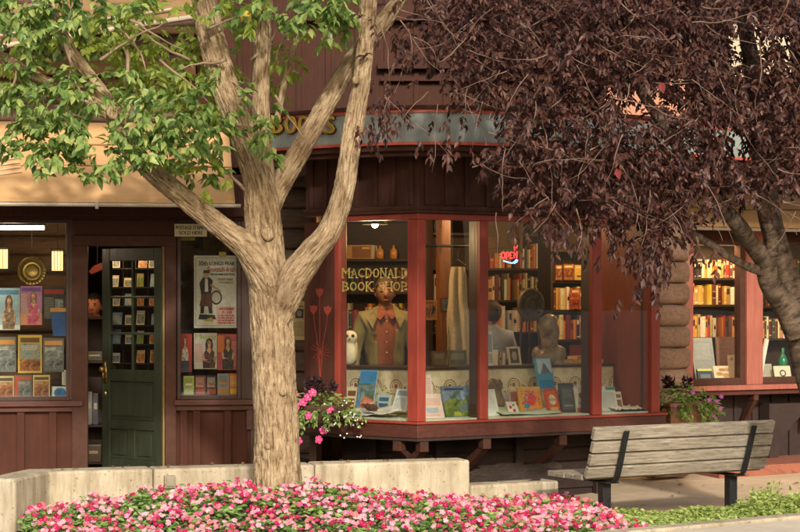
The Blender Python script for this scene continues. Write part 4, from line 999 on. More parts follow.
planter('round hanging basket with pink petunias and dark foliage beside the tree trunk', at(321, 408, 15.75), 0)
planter('wooden planter box of bright green foliage and violet flowers below the log wall', at(684, 402, 17.35), 1)

# ================================================================== flat goods
def frame(p, ang, tilt=0):
    u = V((math.cos(ang), math.sin(ang), 0)); n = V((-u.y, u.x, 0)); ct, st = math.cos(tilt), math.sin(tilt)
    up = UP*ct+n*st; nn_ = n*ct-UP*st
    return Matrix(((u.x, nn_.x, up.x, p.x), (u.y, nn_.y, up.y, p.y), (u.z, nn_.z, up.z, p.z), (0, 0, 0, 1)))
def ell(cu, cv, ru, rv, n=18): return [(cu+ru*math.cos(6.2832*i/n), cv+rv*math.sin(6.2832*i/n)) for i in range(n)]
def card(name, label, cat_, p, ang, tilt, w, h, th, base, art=(), group=None, edge=None):
    M = frame(p, ang, tilt); mb = MB(); mats = [base if not isinstance(base, tuple) else flat(base), edge or M_cream]
    mb.box(M, -w/2, w/2, 0, .0012, 0, h, 0); mb.box(M, -w/2+.001, w/2-.001, .00125, th-.0012, .001, h-.001, 1)
    if th > .004: mb.box(M, -w/2, w/2, th-.0011, th, 0, h, 0); mb.box(M, -w/2-.0012, -w/2, 0, th, 0, h, 0)
    for k, a in enumerate(art):
        c = a[-1]; mt = c if not isinstance(c, tuple) else flat(c)
        if mt not in mats: mats.append(mt)
        m = mats.index(mt); y = -.0004*(k+1); X = lambda u: -w/2+u*w; Z = lambda v: v*h
        if a[0] == 'r': mb.shape(M, [(X(a[1]), Z(a[2])), (X(a[3]), Z(a[2])), (X(a[3]), Z(a[4])), (X(a[1]), Z(a[4]))], y, y+.0003, m)
        elif a[0] == 'e': mb.shape(M, [(X(u), Z(v)) for u, v in ell(*a[1:5])], y, y+.0003, m)
        elif a[0] == 'p': mb.shape(M, [(X(u), Z(v)) for u, v in a[1]], y, y+.0003, m)
        elif a[0] == 't': add_text(mb, M, a[1], X(a[2]), X(a[4]), Z(a[3]), Z(a[5]), y, .0003, m, w*.008)
        elif a[0] == 'l':                 # lines of small print: rows of short dashes
            r_ = random.Random(int(a[1]*100)+int(a[2]*991)); v = a[4]
            while v > a[2]:
                u = a[1]
                while u < a[3]:
                    q = r_.uniform(.03, .09); mb.shape(M, [(X(u), Z(v-.014)), (X(min(u+q, a[3])), Z(v-.014)), (X(min(u+q, a[3])), Z(v)), (X(u), Z(v))], y, y+.0003, m); u += q+.02
                v -= .034
    return tag(obj(name, mb, mats, origin=p), label, cat_, group)
def onpl(name, label, cat_, pl, px0, py0, px1, py1, off, base, art=(), th=.003, tilt=0, group=None, edge=None):
    pc = (px0+px1)/2; a, b_ = pl.x(px0, off), pl.x(px1, off); p = pl.pt(pc, py1, off); h = pl.z(pc, py0, off)-pl.z(pc, py1, off)
    return card(name, label, cat_, p, pl.ang, tilt, b_-a, h/math.cos(tilt), th, base, art, group, edge)
SK, SK2 = rgb(214, 160, 124), rgb(190, 130, 96)
_pr = {}
def blotch(c, k=30):
    if c not in _pr: _pr[c] = printed('print_tone_%d' % len(_pr), [tuple(x*.45 for x in c), c, tuple(min(1, x*1.7+.03) for x in c)], k)
    return _pr[c]
def figure(cu, top, hair, dress, skin=SK, long=True):   # a printed figure
    hr, dr, sk = blotch(hair), blotch(dress), blotch(skin, 22)
    return [('p', [(cu-.15, top-.34), (cu-.17, top-.14), (cu-.1, top-.01), (cu+.02, top+.02), (cu+.12, top-.02), (cu+.17, top-.16), (cu+.13, top-.36)], hr),
            ('p', [(cu-.27, .02), (cu-.3, top-.46), (cu-.22, top-.37), (cu-.08, top-.29), (cu+.07, top-.28), (cu+.21, top-.35), (cu+.31, top-.5), (cu+.24, .02)], dr),
            ('p', [(cu-.3, top-.44), (cu-.22, top-.38), (cu-.2, top-.55), (cu+.06, top-.62), (cu+.06, top-.67), (cu-.28, top-.6)], sk), ('p', [(cu+.3, top-.48), (cu+.23, top-.4), (cu+.18, top-.6), (cu+.26, top-.66)], sk),
            ('p', [(cu-.1, top-.33), (cu+.02, top-.42), (cu+.1, top-.32), (cu+.045, top-.2), (cu-.045, top-.2)], sk), ('e', cu, top-.13, .085, .09, sk),
            ('p', [(cu-.1, top-.1), (cu-.02, top-.045), (cu+.09, top-.1), (cu+.1, top-.02), (cu-.02, top+.015), (cu-.11, top-.03)], hr), ('p', [(cu-.2, top-.6), (cu+.05, top-.66), (cu+.1, .3), (cu-.1, .24)], blotch(tuple(x*.7 for x in dress)))]
OFF = .11
G1 = 'magazines hanging in the left shop window'
P_sea = printed('seascape_print', [rgb(70, 110, 140), rgb(130, 160, 170), rgb(180, 160, 120), rgb(120, 90, 60)], 14)
P_grey = printed('grey_photo_print', [rgb(70, 72, 74), rgb(128, 130, 128), rgb(176, 176, 170)], 16)
P_warm = printed('warm_photo_print', [rgb(90, 50, 30), rgb(170, 100, 50), rgb(216, 170, 96)], 16)
P_multi = printed('floral_print', [rgb(60, 130, 170), rgb(230, 90, 60), rgb(240, 180, 60), rgb(200, 60, 110), rgb(70, 150, 120)], 26)
P_land = printed('mountain_print', [rgb(60, 80, 60), rgb(100, 120, 110), rgb(130, 150, 176), rgb(170, 186, 200)], 9)
P_green = printed('meadow_print', [rgb(60, 80, 40), rgb(110, 130, 60), rgb(160, 160, 90)], 14)
onpl('magazine', 'blue and white magazine showing a long-haired woman, beside the purple magazine', 'magazine', L, -3, 288, 20, 330, OFF, rgb(172, 196, 206), [('r', 0, 0, 1, .12, rgb(230, 228, 220)), ('r', .05, .84, .95, .95, rgb(90, 140, 170))]+figure(.52, .82, rgb(110, 76, 50), rgb(150, 120, 92)), group=G1)
onpl('magazine', 'purple and pink magazine showing a woman in a pink top', 'magazine', L, 20.5, 286, 42, 325, OFF, rgb(190, 120, 170), [('r', 0, 0, 1, .3, rgb(226, 150, 110)), ('r', .06, .86, .94, .96, rgb(120, 70, 150)), ('l', .03, .3, .3, .8, rgb(240, 220, 120))]+figure(.6, .86, rgb(140, 90, 50), rgb(220, 90, 130)), group=G1)
onpl('magazine', 'dark magazine with a red title band, above the blue bin', 'magazine', L, 42.5, 287, 65, 322, OFF+.02, rgb(44, 40, 40), [('r', .06, .8, .94, .93, rgb(180, 44, 40)), ('l', .08, .1, .5, .7, rgb(176, 166, 150)), ('r', .55, .2, .92, .66, P_grey)], group=G1)
for (x0, y0, x1, y1, lab, base, title, pic) in (
    (-4, 337, 16, 372, 'grey magazine with an orange title, left of the yellow-bordered one', rgb(120, 120, 116), rgb(224, 150, 60), P_grey),
    (18, 335, 42, 373, 'yellow-bordered magazine with a blue and brown seaside picture', rgb(226, 190, 80), rgb(120, 80, 30), P_sea),
    (43, 338, 64, 372, 'grey magazine with an orange title, below the blue bin', rgb(104, 106, 104), rgb(226, 150, 70), P_grey),
    (-3, 376, 14, 400, 'cream and tan magazine in the bottom row with no border', rgb(206, 190, 140), rgb(90, 70, 40), P_warm),
    (14.5, 375, 32, 399, 'grey magazine with a red stripe at its left in the bottom row', rgb(110, 96, 84), rgb(200, 80, 50), P_grey),
    (33, 375, 50, 399, 'pale yellow bordered brown magazine in the bottom row', rgb(226, 200, 120), rgb(110, 80, 50), P_warm)):
    art = [('r', .07, .06, .93, .74, pic), ('r', .08, .79, .92, .92, title), ('l', .1, .62, .6, .72, rgb(230, 224, 206))]
    if 'seaside' in lab: art = [('r', .07, .05, .93, .78, P_sea), ('r', .07, .05, .93, .36, P_warm), ('r', .1, .8, .9, .93, title), ('l', .14, .6, .8, .72, rgb(236, 230, 220))]
    if 'stripe' in lab: art.append(('r', 0, 0, .22, 1, rgb(196, 80, 52)))
    onpl('magazine', lab, 'magazine', L, x0, y0, x1, y1, OFF, base, art, group=G1)
onpl('card', 'white card with a round blue splash at the window corner', 'card', L, 52, 386.5, 68, 399.5, OFF, rgb(226, 232, 236), [('e', .5, .5, .38, .4, rgb(40, 130, 190)), ('e', .42, .55, .18, .2, rgb(20, 96, 160))])
onpl('card', 'small white slip of paper above the blue splash card', 'card', L, 62, 370, 68, 385, OFF+.01, rgb(226, 226, 210), [('l', .2, .1, .8, .9, rgb(120, 120, 110))])
mb = MB(); M = L.M(.06); a0, a1 = L.x(53, .06), L.x(66, .06); b0_, b1_ = L.x(51, .06), L.x(68, .06); z0, z1 = L.z(60, 336, .06), L.z(60, 312, .06)
mb.add([M @ V(q) for q in ((a0, 0, z0), (a1, 0, z0), (a1, .04, z0), (a0, .04, z0), (b0_, -.0, z1), (b1_, -.0, z1), (b1_, .045, z1), (b0_, .045, z1))], [(0, 3, 2, 1), (0, 1, 5, 4), (1, 2, 6, 5), (2, 3, 7, 6), (3, 0, 4, 7), (4, 5, 6, 7)])
bt_ = thing('leaflet_bin', 'blue bin with an orange rim hanging inside the left window', 'bin', M @ V(((a0+a1)/2, .02, z0)))
obj('body', mb, flat(rgb(40, 90, 160), .35), bt_); mb = MB(); mb.box(M, b0_-.006, b1_+.006, -.008, .05, z1, L.z(60, 308, .06)); obj('rim', mb, flat(rgb(226, 160, 80), .4), bt_, bevel=.003)
# poster
INK = rgb(34, 32, 32); RD = rgb(190, 50, 44); PK = rgb(226, 150, 140)
p_art = [('r', .04, .03, .96, .97, rgb(90, 86, 80)), ('r', .048, .035, .952, .965, rgb(228, 222, 210)), ('r', .5, .05, .94, .3, rgb(232, 190, 180)),
  ('t', '30th', .1, .86, .3, .925, INK), ('t', 'LONGS PEAK', .34, .865, .92, .915, rgb(70, 60, 50)), ('t', 'Scottish-Irish', .3, .775, .93, .845, RD), ('t', 'HIGHLAND FESTIVAL', .36, .725, .92, .755, INK),
  ('t', 'ESTES PARK', .54, .655, .88, .685, rgb(150, 120, 40)), ('t', 'COLORADO', .56, .615, .88, .64, rgb(150, 120, 40)),
  ('p', [(.14, .2), (.22, .2), (.24, .36), (.3, .36), (.34, .2), (.42, .2), (.38, .45), (.42, .66), (.34, .7), (.2, .7), (.12, .62), (.16, .45)], rgb(40, 38, 40)),
  ('p', [(.12, .3), (.42, .3), (.38, .47), (.18, .47)], rgb(110, 60, 50)), ('p', [(.24, .5), (.32, .5), (.31, .68), (.25, .68)], rgb(226, 220, 210)), ('e', .27, .735, .06, .05, SK), ('p', [(.2, .755), (.36, .755), (.34, .8), (.22, .795)], INK),
  ('e', .5, .42, .13, .1, rgb(60, 56, 60)), ('e', .5, .42, .1, .075, rgb(206, 196, 180)), ('p', [(.36, .58), (.6, .5), (.61, .52), (.37, .61)], SK), ('p', [(.1, .12), (.5, .12), (.46, .18), (.12, .19)], INK), ('p', [(.2, .1), (.44, .09), (.4, .15)], rgb(200, 180, 60)),
  ('t', 'SEPTEMBER', .56, .25, .9, .28, RD), ('t', '7-10', .62, .2, .84, .235, RD), ('l', .54, .06, .9, .18, RD)]
onpl('poster', 'white festival poster with a kilted drummer taped inside the window', 'poster', L, 194, 255.5, 238.5, 328, .075, rgb(222, 216, 204), p_art)
onpl('sign', 'small cream sign with black capitals above the poster', 'sign', L, 174.5, 224, 207, 236.5, -.056, rgb(226, 214, 176), [('t', 'POSTAGE STAMPS', .04, .56, .96, .86, INK), ('t', 'SOLD HERE', .14, .14, .86, .44, INK)], th=.004)
mb = MB(); onp = L.M(.07); 
onpl('card', 'small piece of yellow tape holding the top of the festival poster', 'tape', L, 219, 252, 226, 257, .07, rgb(206, 178, 90))
onpl('card', 'yellow fold of paper tucked below the cream stamp sign', 'card', L, 180, 237, 195, 240.5, .09, rgb(220, 190, 90))
G2 = 'magazines below the festival poster'
onpl('magazine', 'red magazine with a woman in a white top, next to the door', 'magazine', L, 180.5, 334, 192, 372, .12, rgb(190, 50, 48), figure(.4, .95, rgb(120, 70, 40), rgb(226, 222, 214))+[('r', .1, .02, .75, .3, rgb(70, 80, 100))], group=G2)
onpl('magazine', 'white magazine with a lime title and a woman in a dark dress', 'magazine', L, 194, 333, 217, 369, .12, rgb(220, 206, 196), [('t', 'More', .05, .84, .95, .97, rgb(170, 200, 50)), ('l', .04, .2, .38, .7, rgb(206, 70, 70))]+figure(.66, .84, rgb(60, 44, 36), rgb(90, 50, 50)), group=G2)
onpl('magazine', 'red and pink magazine with a woman in a striped dress', 'magazine', L, 217.5, 334, 238.5, 370, .12, rgb(200, 80, 90), [('r', 0, .5, .3, .95, rgb(230, 130, 70)), ('l', .68, .1, .98, .8, rgb(236, 170, 160))]+figure(.5, .92, rgb(90, 60, 40), rgb(60, 56, 60)), group=G2)
for (x0, x1, y0, lab, c, c2) in ((183.5, 194, 376, 'lime and white booklet, first in the row under the magazines', rgb(200, 216, 90), rgb(236, 236, 220)), (195, 205.5, 375.5, 'dark red booklet in the row under the magazines', rgb(140, 50, 40), rgb(190, 90, 60)), (206.5, 216.5, 375.5, 'dark brown booklet in the row under the magazines', rgb(64, 44, 38), rgb(170, 70, 50)),
    (217.5, 229, 373.5, 'grey-blue booklet with an orange foot in the row under the magazines', rgb(150, 160, 168), rgb(220, 140, 60)), (229.5, 239.5, 373.5, 'bright orange booklet at the end of the row', rgb(226, 120, 40), rgb(240, 190, 70))):
    onpl('booklet', lab, 'booklet', L, x0, y0, x1, 395, .12, c, [('r', .08, .05, .92, .3, c2), ('l', .1, .4, .85, .9, rgb(230, 220, 190) if sum(c) < 1 else rgb(110, 70, 40)), ('r', .2, .5, .8, .62, c2)], group='booklets under the festival poster')
# notice on the log wall
onpl('notice', 'cream paper notice with a small dark photo pinned to the log wall', 'notice', L, 290.5, 301, 306.5, 340, -.065, rgb(214, 186, 130), [('r', .3, .56, .82, .8, rgb(70, 66, 60)), ('e', .55, .68, .16, .08, rgb(150, 140, 120)), ('l', .15, .1, .85, .46, rgb(120, 100, 76)), ('r', .25, .84, .8, .88, rgb(120, 100, 70))], th=.004)

# gold lettering painted on the bay's left pane
SER = {'M': 'abcd', 'A': 'cd', 'C': '', 'D': 'ac', 'O': '', 'N': 'abc', 'L': 'ac', 'B': 'ac', 'K': 'abcd', 'S': '', 'H': 'abcd', 'P': 'ac'}
def glass_words(word, px0, px1, py0, py1, ob):
    M = BL.M(-.0012); n = len(word); adv = {'M': 1.25, 'L': .9, ' ': .6, 'S': .85, 'P': .9, 'C': 1.0, 'B': .95}
    tot = sum(adv.get(c, 1) for c in word); u = px0
    for c in word:
        wpx = (px1-px0)*adv.get(c, 1)/tot
        if c != ' ':
            x0, x1 = BL.x(u+.5), BL.x(u+wpx-.9); z0, z1 = BL.z(u, py1), BL.z(u, py0)
            add_text(ob, M, c, x0, x1, z0+.006, z1-.004, 0, .0008, 0, .0015)
            t = .007; s_ = .022
            for q in SER.get(c, ''):
                cx_ = (x0+.008) if q in 'ac' else x1-.004; zz = z0 if q in 'cd' else z1-t
                ob.box(M, cx_-s_/2, cx_+s_/2+.006, -.0016, -.0009, zz, zz+t)
        u += wpx
gw = MB(); glass_words('MACDONALD', 341.5, 408.5, 268, 278.2, gw); glass_words('BOOK SHOP', 342, 408, 281.5, 291.5, gw)
obj('window_lettering', gw, flat(rgb(198, 178, 98), .45), bay)

# ================================================================== books on shelves
def cloth():
    mt, nt, b = new_mat('book_cloth'); oi = nn(nt, 'ShaderNodeObjectInfo'); h = tex(nt, coords(nt, 'Object', (1, 1, 1)), 9, 4, .6)
    nt.links.new(mixc(nt, .35, oi.outputs['Color'], ramp(nt, h, [(.3, (.25, .25, .25)), (.7, (.75, .75, .75))]), 'OVERLAY'), b.inputs['Base Color']); b.inputs['Roughness'].default_value = .5; return mt
M_cloth = cloth(); M_band = flat(rgb(214, 180, 100), .35); M_dkband = flat(rgb(50, 36, 30), .5)
def book_mesh(v):                        # unit book, spine towards -y, base at z = 0
    mb = MB(); I = Matrix()
    mb.box(I, -.5, -.42, .04, 1, 0, 1); mb.box(I, .42, .5, .04, 1, 0, 1); mb.box(I, -.42, .42, .08, .97, .02, .97, 1)
    n = 6; sp = [(-.5+i/n, .06-.06*math.sin(math.pi*i/n)) for i in range(n+1)]
    for (xa, ya), (xb, yb) in zip(sp[:-1], sp[1:]): mb.add([(xa, ya, 0), (xb, yb, 0), (xb, yb, 1), (xa, ya, 1)], [(0, 1, 2, 3)])
    mb.add([(x, y, 1) for x, y in sp]+[(.5, .09, 1), (-.5, .09, 1)], [tuple(range(n+3))])
    bands = ([(.82, .9, 2), (.12, .17, 2)], [(.55, .86, 3)], [(.3, .34, 2), (.62, .66, 2), (.4, .58, 3)], [(.68, .88, 1), (.08, .14, 1)], [])[v]
    for z0, z1, m in bands:
        for (xa, ya), (xb, yb) in zip(sp[1:-2], sp[2:-1]): mb.add([(xa, ya-.008, z0), (xb, yb-.008, z0), (xb, yb-.008, z1), (xa, ya-.008, z1)], [(0, 1, 2, 3)], m)
    me = bpy.data.meshes.new('book'); me.from_pydata([tuple(p) for p in mb.v], [], mb.f)
    for m in (M_cloth, M_cream, M_band, M_dkband): me.materials.append(m)
    me.polygons.foreach_set('material_index', mb.m); me.update(); return me
BKM = [book_mesh(v) for v in range(5)]
BCOL = [('cream', (226, 210, 170), 6), ('yellow', (224, 180, 80), 5), ('orange', (222, 130, 50), 5), ('tan', (190, 146, 96), 5), ('red', (176, 52, 40), 4), ('brown', (110, 70, 46), 4), ('dark green', (50, 76, 56), 1), ('navy', (44, 52, 80), 1), ('black', (34, 30, 30), 3), ('white', (236, 230, 214), 4), ('dark red', (110, 36, 34), 2)]
BBAG = [b for b in BCOL for _ in range(b[2])]
ORD = 'first second third fourth fifth sixth seventh eighth ninth tenth eleventh twelfth thirteenth fourteenth fifteenth sixteenth seventeenth eighteenth nineteenth twentieth twenty-first twenty-second twenty-third twenty-fourth twenty-fifth twenty-sixth twenty-seventh twenty-eighth'.split()
def one_book(pl, x, z, w, dpt, h, off, lean, label, group, c, r_, cat_='book'):
    o = bpy.data.objects.new('book', BKM[r_.randrange(5)]); COL.objects.link(o)
    p = pl.M(off) @ V((x, 0, z)); o.location = p; o.scale = (w, dpt, h); o.rotation_euler = (0, lean, pl.ang)
    o.color = c4(rgb(*[min(255, max(0, q+r_.uniform(-14, 14))) for q in c])); return tag(o, label, cat_, group)
def fill_row(pl, px0, px1, zb, zh, off, shelf, case, r_, fill=.95, face=0):
    x, xe = pl.x(px0, off), pl.x(px1, off); n = 0; items = []
    while x < xe-.03:
        w = r_.choice((.018, .024, .03, .034, .042, .05)); h = zh*r_.uniform(.68, .93)
        if x+w > xe: break
        if r_.random() > fill: x += w*1.4; continue
        items.append((x+w/2, w, h)); x += w+.0015
    for i, (xc, w, h) in enumerate(items):
        nm, c, _ = r_.choice(BBAG if not face else [b for b in BCOL if b[0] in ('dark green', 'navy', 'black', 'dark red', 'brown')]); lean = 0
        one_book(pl, xc, zb, w, .15, h, off+r_.uniform(0, .02), lean, '%s %s book, %s from left, %s shelf, %s' % ('thin' if w < .027 else 'thick' if w > .038 else 'slim' if h < zh*.8 else 'upright', nm, ORD[i % 28], shelf, case), 'books on the '+case, c, r_)
    return len(items)
def bookcase(label, pl, px0, px1, ys, ytop, off, depth=.26, ybot=None):
    # ys: rows of shelf-board top edges in the picture
    M = pl.M(off); x0, x1 = pl.x(px0, off), pl.x(px1, off); pc = (px0+px1)/2
    t = thing('bookcase', label, 'bookcase', M @ V(((x0+x1)/2, depth/2, FL)))
    zt_ = pl.z(pc, ytop, off); sd = MB(); sd.box(M, x0-.025, x0-.001, 0, depth, FL, zt_); sd.box(M, x1+.001, x1+.025, 0, depth, FL, zt_); sd.box(M, x0-.025, x1+.025, 0, depth, zt_+.001, zt_+.03); obj('side_panel', sd, M_shelf, t, bevel=.002)
    bkp = MB(); bkp.box(M, x0-.024, x1+.024, depth+.001, depth+.015, FL, zt_); obj('back_panel', bkp, M_shelf, t)
    zz = []
    for y in ys:
        z = pl.z(pc, y, off); zz.append(z); sh = MB(); sh.box(M, x0, x1, .004, depth, z-.022, z); obj('shelf', sh, M_shelf, t, bevel=.002)
    return zz, x0, x1
r_ = random.Random(77)
# right-hand lit bookcases
zz, x0, x1 = bookcase('dark bookcase of bright books behind the first pane of the right shop window', RF, 689, 749, (278, 304.5, 337, 388), 246, .72)
for z, zh, sh in ((zz[0], .22, 'top'), (zz[1], .24, 'middle'), (zz[2], .26, 'third')): fill_row(RF, 690, 748.5, z, zh, .73, sh, 'lit window bookcase', r_)
zz, x0, x1 = bookcase('dark bookcase seen behind the plum trunk in the right shop window', RF, 754, 850, (278, 306, 338, 388), 246, .72)
for z, zh, sh in ((zz[0], .22, 'top'), (zz[1], .24, 'middle'), (zz[2], .26, 'third')): fill_row(RF, 755, 812, z, zh, .73, sh, 'bookcase behind the plum trunk', r_)
# bay bookcase, right part
C1 = Pl(545, 18.35, 655, 18.85)
zz, x0, x1 = bookcase('dark bookcase inside the bay behind the carved statue', C1, 553, 646, (250, 281, 309.5, 339, 375), 226, .0)
fill_row(C1, 592, 645, zz[0], .2, .01, 'uppermost', 'bay bookcase', r_, .5)
fill_row(C1, 590, 640, zz[1], .2, .01, 'second', 'bay bookcase', r_, .55)
fill_row(C1, 554, 645, zz[2], .25, .01, 'third', 'bay bookcase', r_); fill_row(C1, 554, 645, zz[3], .26, .01, 'fourth', 'bay bookcase', r_)
# face-out covers on the bay bookcase
for (a, b_, y0, y1, lab, c) in ((556, 562, 265, 280, 'narrow orange picture book facing out at the left end of the bay bookcase', P_warm), (564, 574, 264, 280, 'brown picture book facing out on the second bay shelf', P_warm), (575, 585, 265, 280, 'plain yellow book facing out on the second bay shelf', rgb(226, 180, 84)),
    (603, 611, 262, 280, 'pale yellow book facing out right of the bay mullion', rgb(220, 190, 90)), (571, 580, 288, 309, 'red picture book facing out on the third bay shelf', printed('red_cover', [rgb(120, 50, 30), rgb(190, 80, 50), rgb(216, 150, 100)], 20))):
    onpl('book', lab, 'book', C1, a, y0, b_, y1, -.03, c, [('r', .12, .78, .88, .9, rgb(240, 220, 170)), ('r', .2, .2, .8, .3, rgb(90, 60, 40))], th=.02, group='picture books facing out in the bay')
# bay bookcase behind the left pane
C3 = Pl(336, 18.1, 420, 17.9)
zz, x0, x1 = bookcase('dark bookcase deep inside behind the man', C3, 334, 424, (259, 292, 330, 372), 222, .0)
fill_row(C3, 336, 422, zz[1], .26, .01, 'second', 'bookcase behind the man', r_, .9, 1); fill_row(C3, 336, 422, zz[2], .28, .01, 'third', 'bookcase behind the man', r_, .8)
onpl('storage_box', 'wide yellow cardboard box on the top shelf behind the lettering', 'box', C3, 347, 245, 372, 258.8, -.0, rgb(206, 160, 80), [('r', .2, .05, .95, .9, rgb(150, 100, 56)), ('r', .6, .7, .9, .84, rgb(240, 190, 90))], th=.2)
for px, lab in ((380, 'slim amber bottle on the top shelf nearer the cardboard box'), (393.5, 'wide amber bottle on the top shelf above the man')):
    mb = MB(); p = C3.pt(px, 258.9, .1); mb.lathe(Matrix.Translation(p), [(.0, 0), (.035, 0), (.037, .06), (.03, .09), (.012, .105), (.012, .13), (0, .13)], 16); tag(obj('bottle', mb, flat(rgb(214, 150, 66), .3), origin=p, smooth=True), lab, 'bottle')
C2 = Pl(424, 18.9, 545, 19.4)
zz, x0, x1 = bookcase('long dark bookcase deep inside behind the plaque and the coat', C2, 424, 549, (268, 300, 332, 368), 236, .0)
for z, zh, sh in ((zz[0], .28, 'top'), (zz[1], .3, 'second'), (zz[2], .3, 'third')): fill_row(C2, 486, 546, z, zh, .01, sh, 'bookcase behind the plaque', r_, .85)
fill_row(C2, 425, 442, zz[1], .3, .01, 'second', 'bookcase left of the post', r_, .8); fill_row(C2, 425, 442, zz[2], .3, .01, 'third', 'bookcase left of the post', r_, .8)
# pane two: post, hanging cloth, wall of small pictures
mb = MB(); p = BF.pt(446, 300, 1.25); mb.box(frame(V((p.x, p.y, FL)), BF.ang), -.05, .05, 0, .1, 0, 2.8); tag(obj('wooden_post', mb, rough_mat('orange_post_wood', rgb(110, 66, 36), rgb(150, 96, 54), VG, 3, .5, .2), origin=(p.x, p.y, FL), bevel=.006), 'square orange-brown wooden post inside the bay behind the second pane', 'post')
mb = MB(); hc = BF.pt(458, 300, 1.0); vs = []; nx, nz = 26, 12
for k in range(nz+1):
    for i in range(nx+1):
        u_ = i/nx; wv = .2*(.62+.38*min(1, k/nz*2.2)+.05*math.sin(k*1.3)); vs.append(hc+V(((u_-.5)*wv, .03*math.sin(u_*13+.9*math.sin(k*.55)+1)*(.3+k/nz)+.012*noise.noise(V((u_*5, k*.6, 2))), .3-k/nz*.95)))
mb.add(vs, [(k*(nx+1)+i, k*(nx+1)+i+1, (k+1)*(nx+1)+i+1, (k+1)*(nx+1)+i) for k in range(nz) for i in range(nx)])
hk = thing('hanging_coat', 'pale cream cloth coat hanging between the wooden post and the mullion', 'coat', hc+V((0, 0, -.65)))
o = obj('cloth', mb, flat(rgb(186, 170, 138), .9), hk, smooth=True); so_ = o.modifiers.new('s', 'SOLIDIFY'); so_.thickness = .006
mb = MB(); mb.tube([hc+V((-.07, 0, .31)), hc+V((0, 0, .36)), hc+V((0, 0, .44)), hc+V((.015, 0, .47))], .006); mb.tube([hc+V((0, 0, .36)), hc+V((.07, 0, .31))], .006); obj('hanger', mb, M_shelf, hk)
rl_ = MB(); rl_.tube([hc+V((-.4, 0, .49)), hc+V((.5, .3, .49))], .012); rl_.tube([hc+V((-.4, 0, .49)), hc+V((-.4, 0, 1.15))], .01); rl_.tube([hc+V((.5, .3, .49)), hc+V((.5, .3, 1.15))], .01)
tag(obj('clothes_rail', rl_, M_iron, origin=hc+V((0, 0, 1.1))), 'thin dark rail above the cream coat', 'rail')
for (a, y0, b_, y1, off, lab, art, c) in ((424.5, 300, 437, 320, .9, 'orange and black framed picture at the left edge of the second pane', [('r', .1, .1, .9, .9, P_warm), ('p', [(.5, .2), (.9, .5), (.7, .8)], INK)], rgb(196, 130, 60)),
    (441, 298, 456, 312, 1.1, 'small dark picture on the wooden post', [('r', .1, .1, .9, .9, P_grey)], rgb(90, 60, 44))):
    onpl('picture', lab, 'picture', BF, a, y0, b_, y1, off, c, art, th=.015)
# goods along the ledge of the bay: books lying and standing
def on_ledge(name, lab, cat_, pl, a, y0, b_, off, c, art=(), th=.02, tilt=.0, yaw=0, group=None):
    pc = (a+b_)/2; p = pl.pt(pc, 372, off); p.z = ledz+.001; d_ = pl.d(pc, off); w = (b_-a)*d_/F/max(.3, math.cos(pl.ang+yaw)); h = max(.02, H-(y0-300)/F*d_-ledz)
    return card(name, lab, cat_, p, pl.ang+yaw, tilt, w, h/math.cos(tilt), th, c, art, group)
on_ledge('book', 'dark brown book standing on the ledge in the second pane, nearest its left edge', 'book', BF, 433, 351, 447, .66, rgb(90, 66, 44), [('r', .1, .1, .9, .9, rgb(110, 84, 56)), ('l', .2, .5, .8, .8, rgb(170, 140, 90))], tilt=.15)
on_ledge('book', 'wide olive book standing on the ledge in the second pane', 'book', BF, 449, 350, 468, .66, rgb(120, 104, 70), [('r', .06, .08, .94, .92, rgb(96, 84, 58)), ('l', .15, .4, .85, .8, rgb(190, 170, 110))], tilt=.15)
on_ledge('picture', 'gilt framed dark picture leaning on the ledge beside the wood statue', 'picture', BF, 509, 347, 522, .68, rgb(206, 180, 130), [('r', .16, .1, .84, .9, rgb(60, 52, 44)), ('e', .5, .5, .2, .25, rgb(150, 130, 100))], tilt=.35, yaw=-.25)
on_ledge('sign', 'tall white card standing by the second mullion on the ledge', 'sign', BF, 487, 331, 494, .6, rgb(232, 228, 218), [('r', .12, .4, .88, .9, rgb(160, 170, 178)), ('l', .15, .08, .85, .34, INK)], tilt=.1)
for px, y, lab, c in ((497, 350, 'pale book on the ledge right of the tall white card', rgb(222, 204, 170)), (500.5, 352, 'tan book on the ledge in the trio by the tall card', rgb(190, 150, 100)), (504, 353, 'cream book on the ledge, last of the trio by the tall card', rgb(230, 216, 184))):
    d_ = BF.d(px, .66); one_book(BF, BF.x(px, .66), ledz+.001, .026, .14, H-(y-300)/F*d_-ledz, .66, .06, lab, 'trio of books by the tall card', tuple(int(q) for q in ((222, 204, 170), (190, 150, 100), (230, 216, 184))[int((px-497)/3.5)]), r_)
for i, (a, b_, lab, c) in enumerate(((572, 592, 'long yellow book lying at the bottom of the pile right of the statue', rgb(224, 170, 60)), (576, 589, 'short orange book lying on the long yellow book', rgb(206, 130, 50)), (601, 612, 'yellow and black book lying right of the third mullion', rgb(226, 176, 60)))):
    p = BF.pt((a+b_)/2, 372, .72); p.z = ledz+.001+(.034 if i == 1 else 0); w = (b_-a)*BF.d(a, .7)/F; M = frame(p, BF.ang+.1*i)
    mb = MB(); mb.box(M, -w/2, w/2, 0, .15, 0, .004); mb.box(M, -w/2, w/2, 0, .15, .029, .033); mb.box(M, -w/2, w/2, 0, .004, .0045, .0285); mb.box(M, -w/2+.004, w/2-.004, .0045, .146, .0045, .0285, 1)
    tag(obj('book', mb, [flat(c), M_cream], origin=p), lab, 'book')
on_ledge('picture', 'red-brown woven picture on the ledge right of the carved statue', 'picture', BF, 571, 345, 583, .9, printed('woven_red', [rgb(90, 36, 30), rgb(150, 66, 50), rgb(110, 50, 60)], 40), [('r', .06, .06, .94, .1, rgb(70, 40, 30))], tilt=.08)
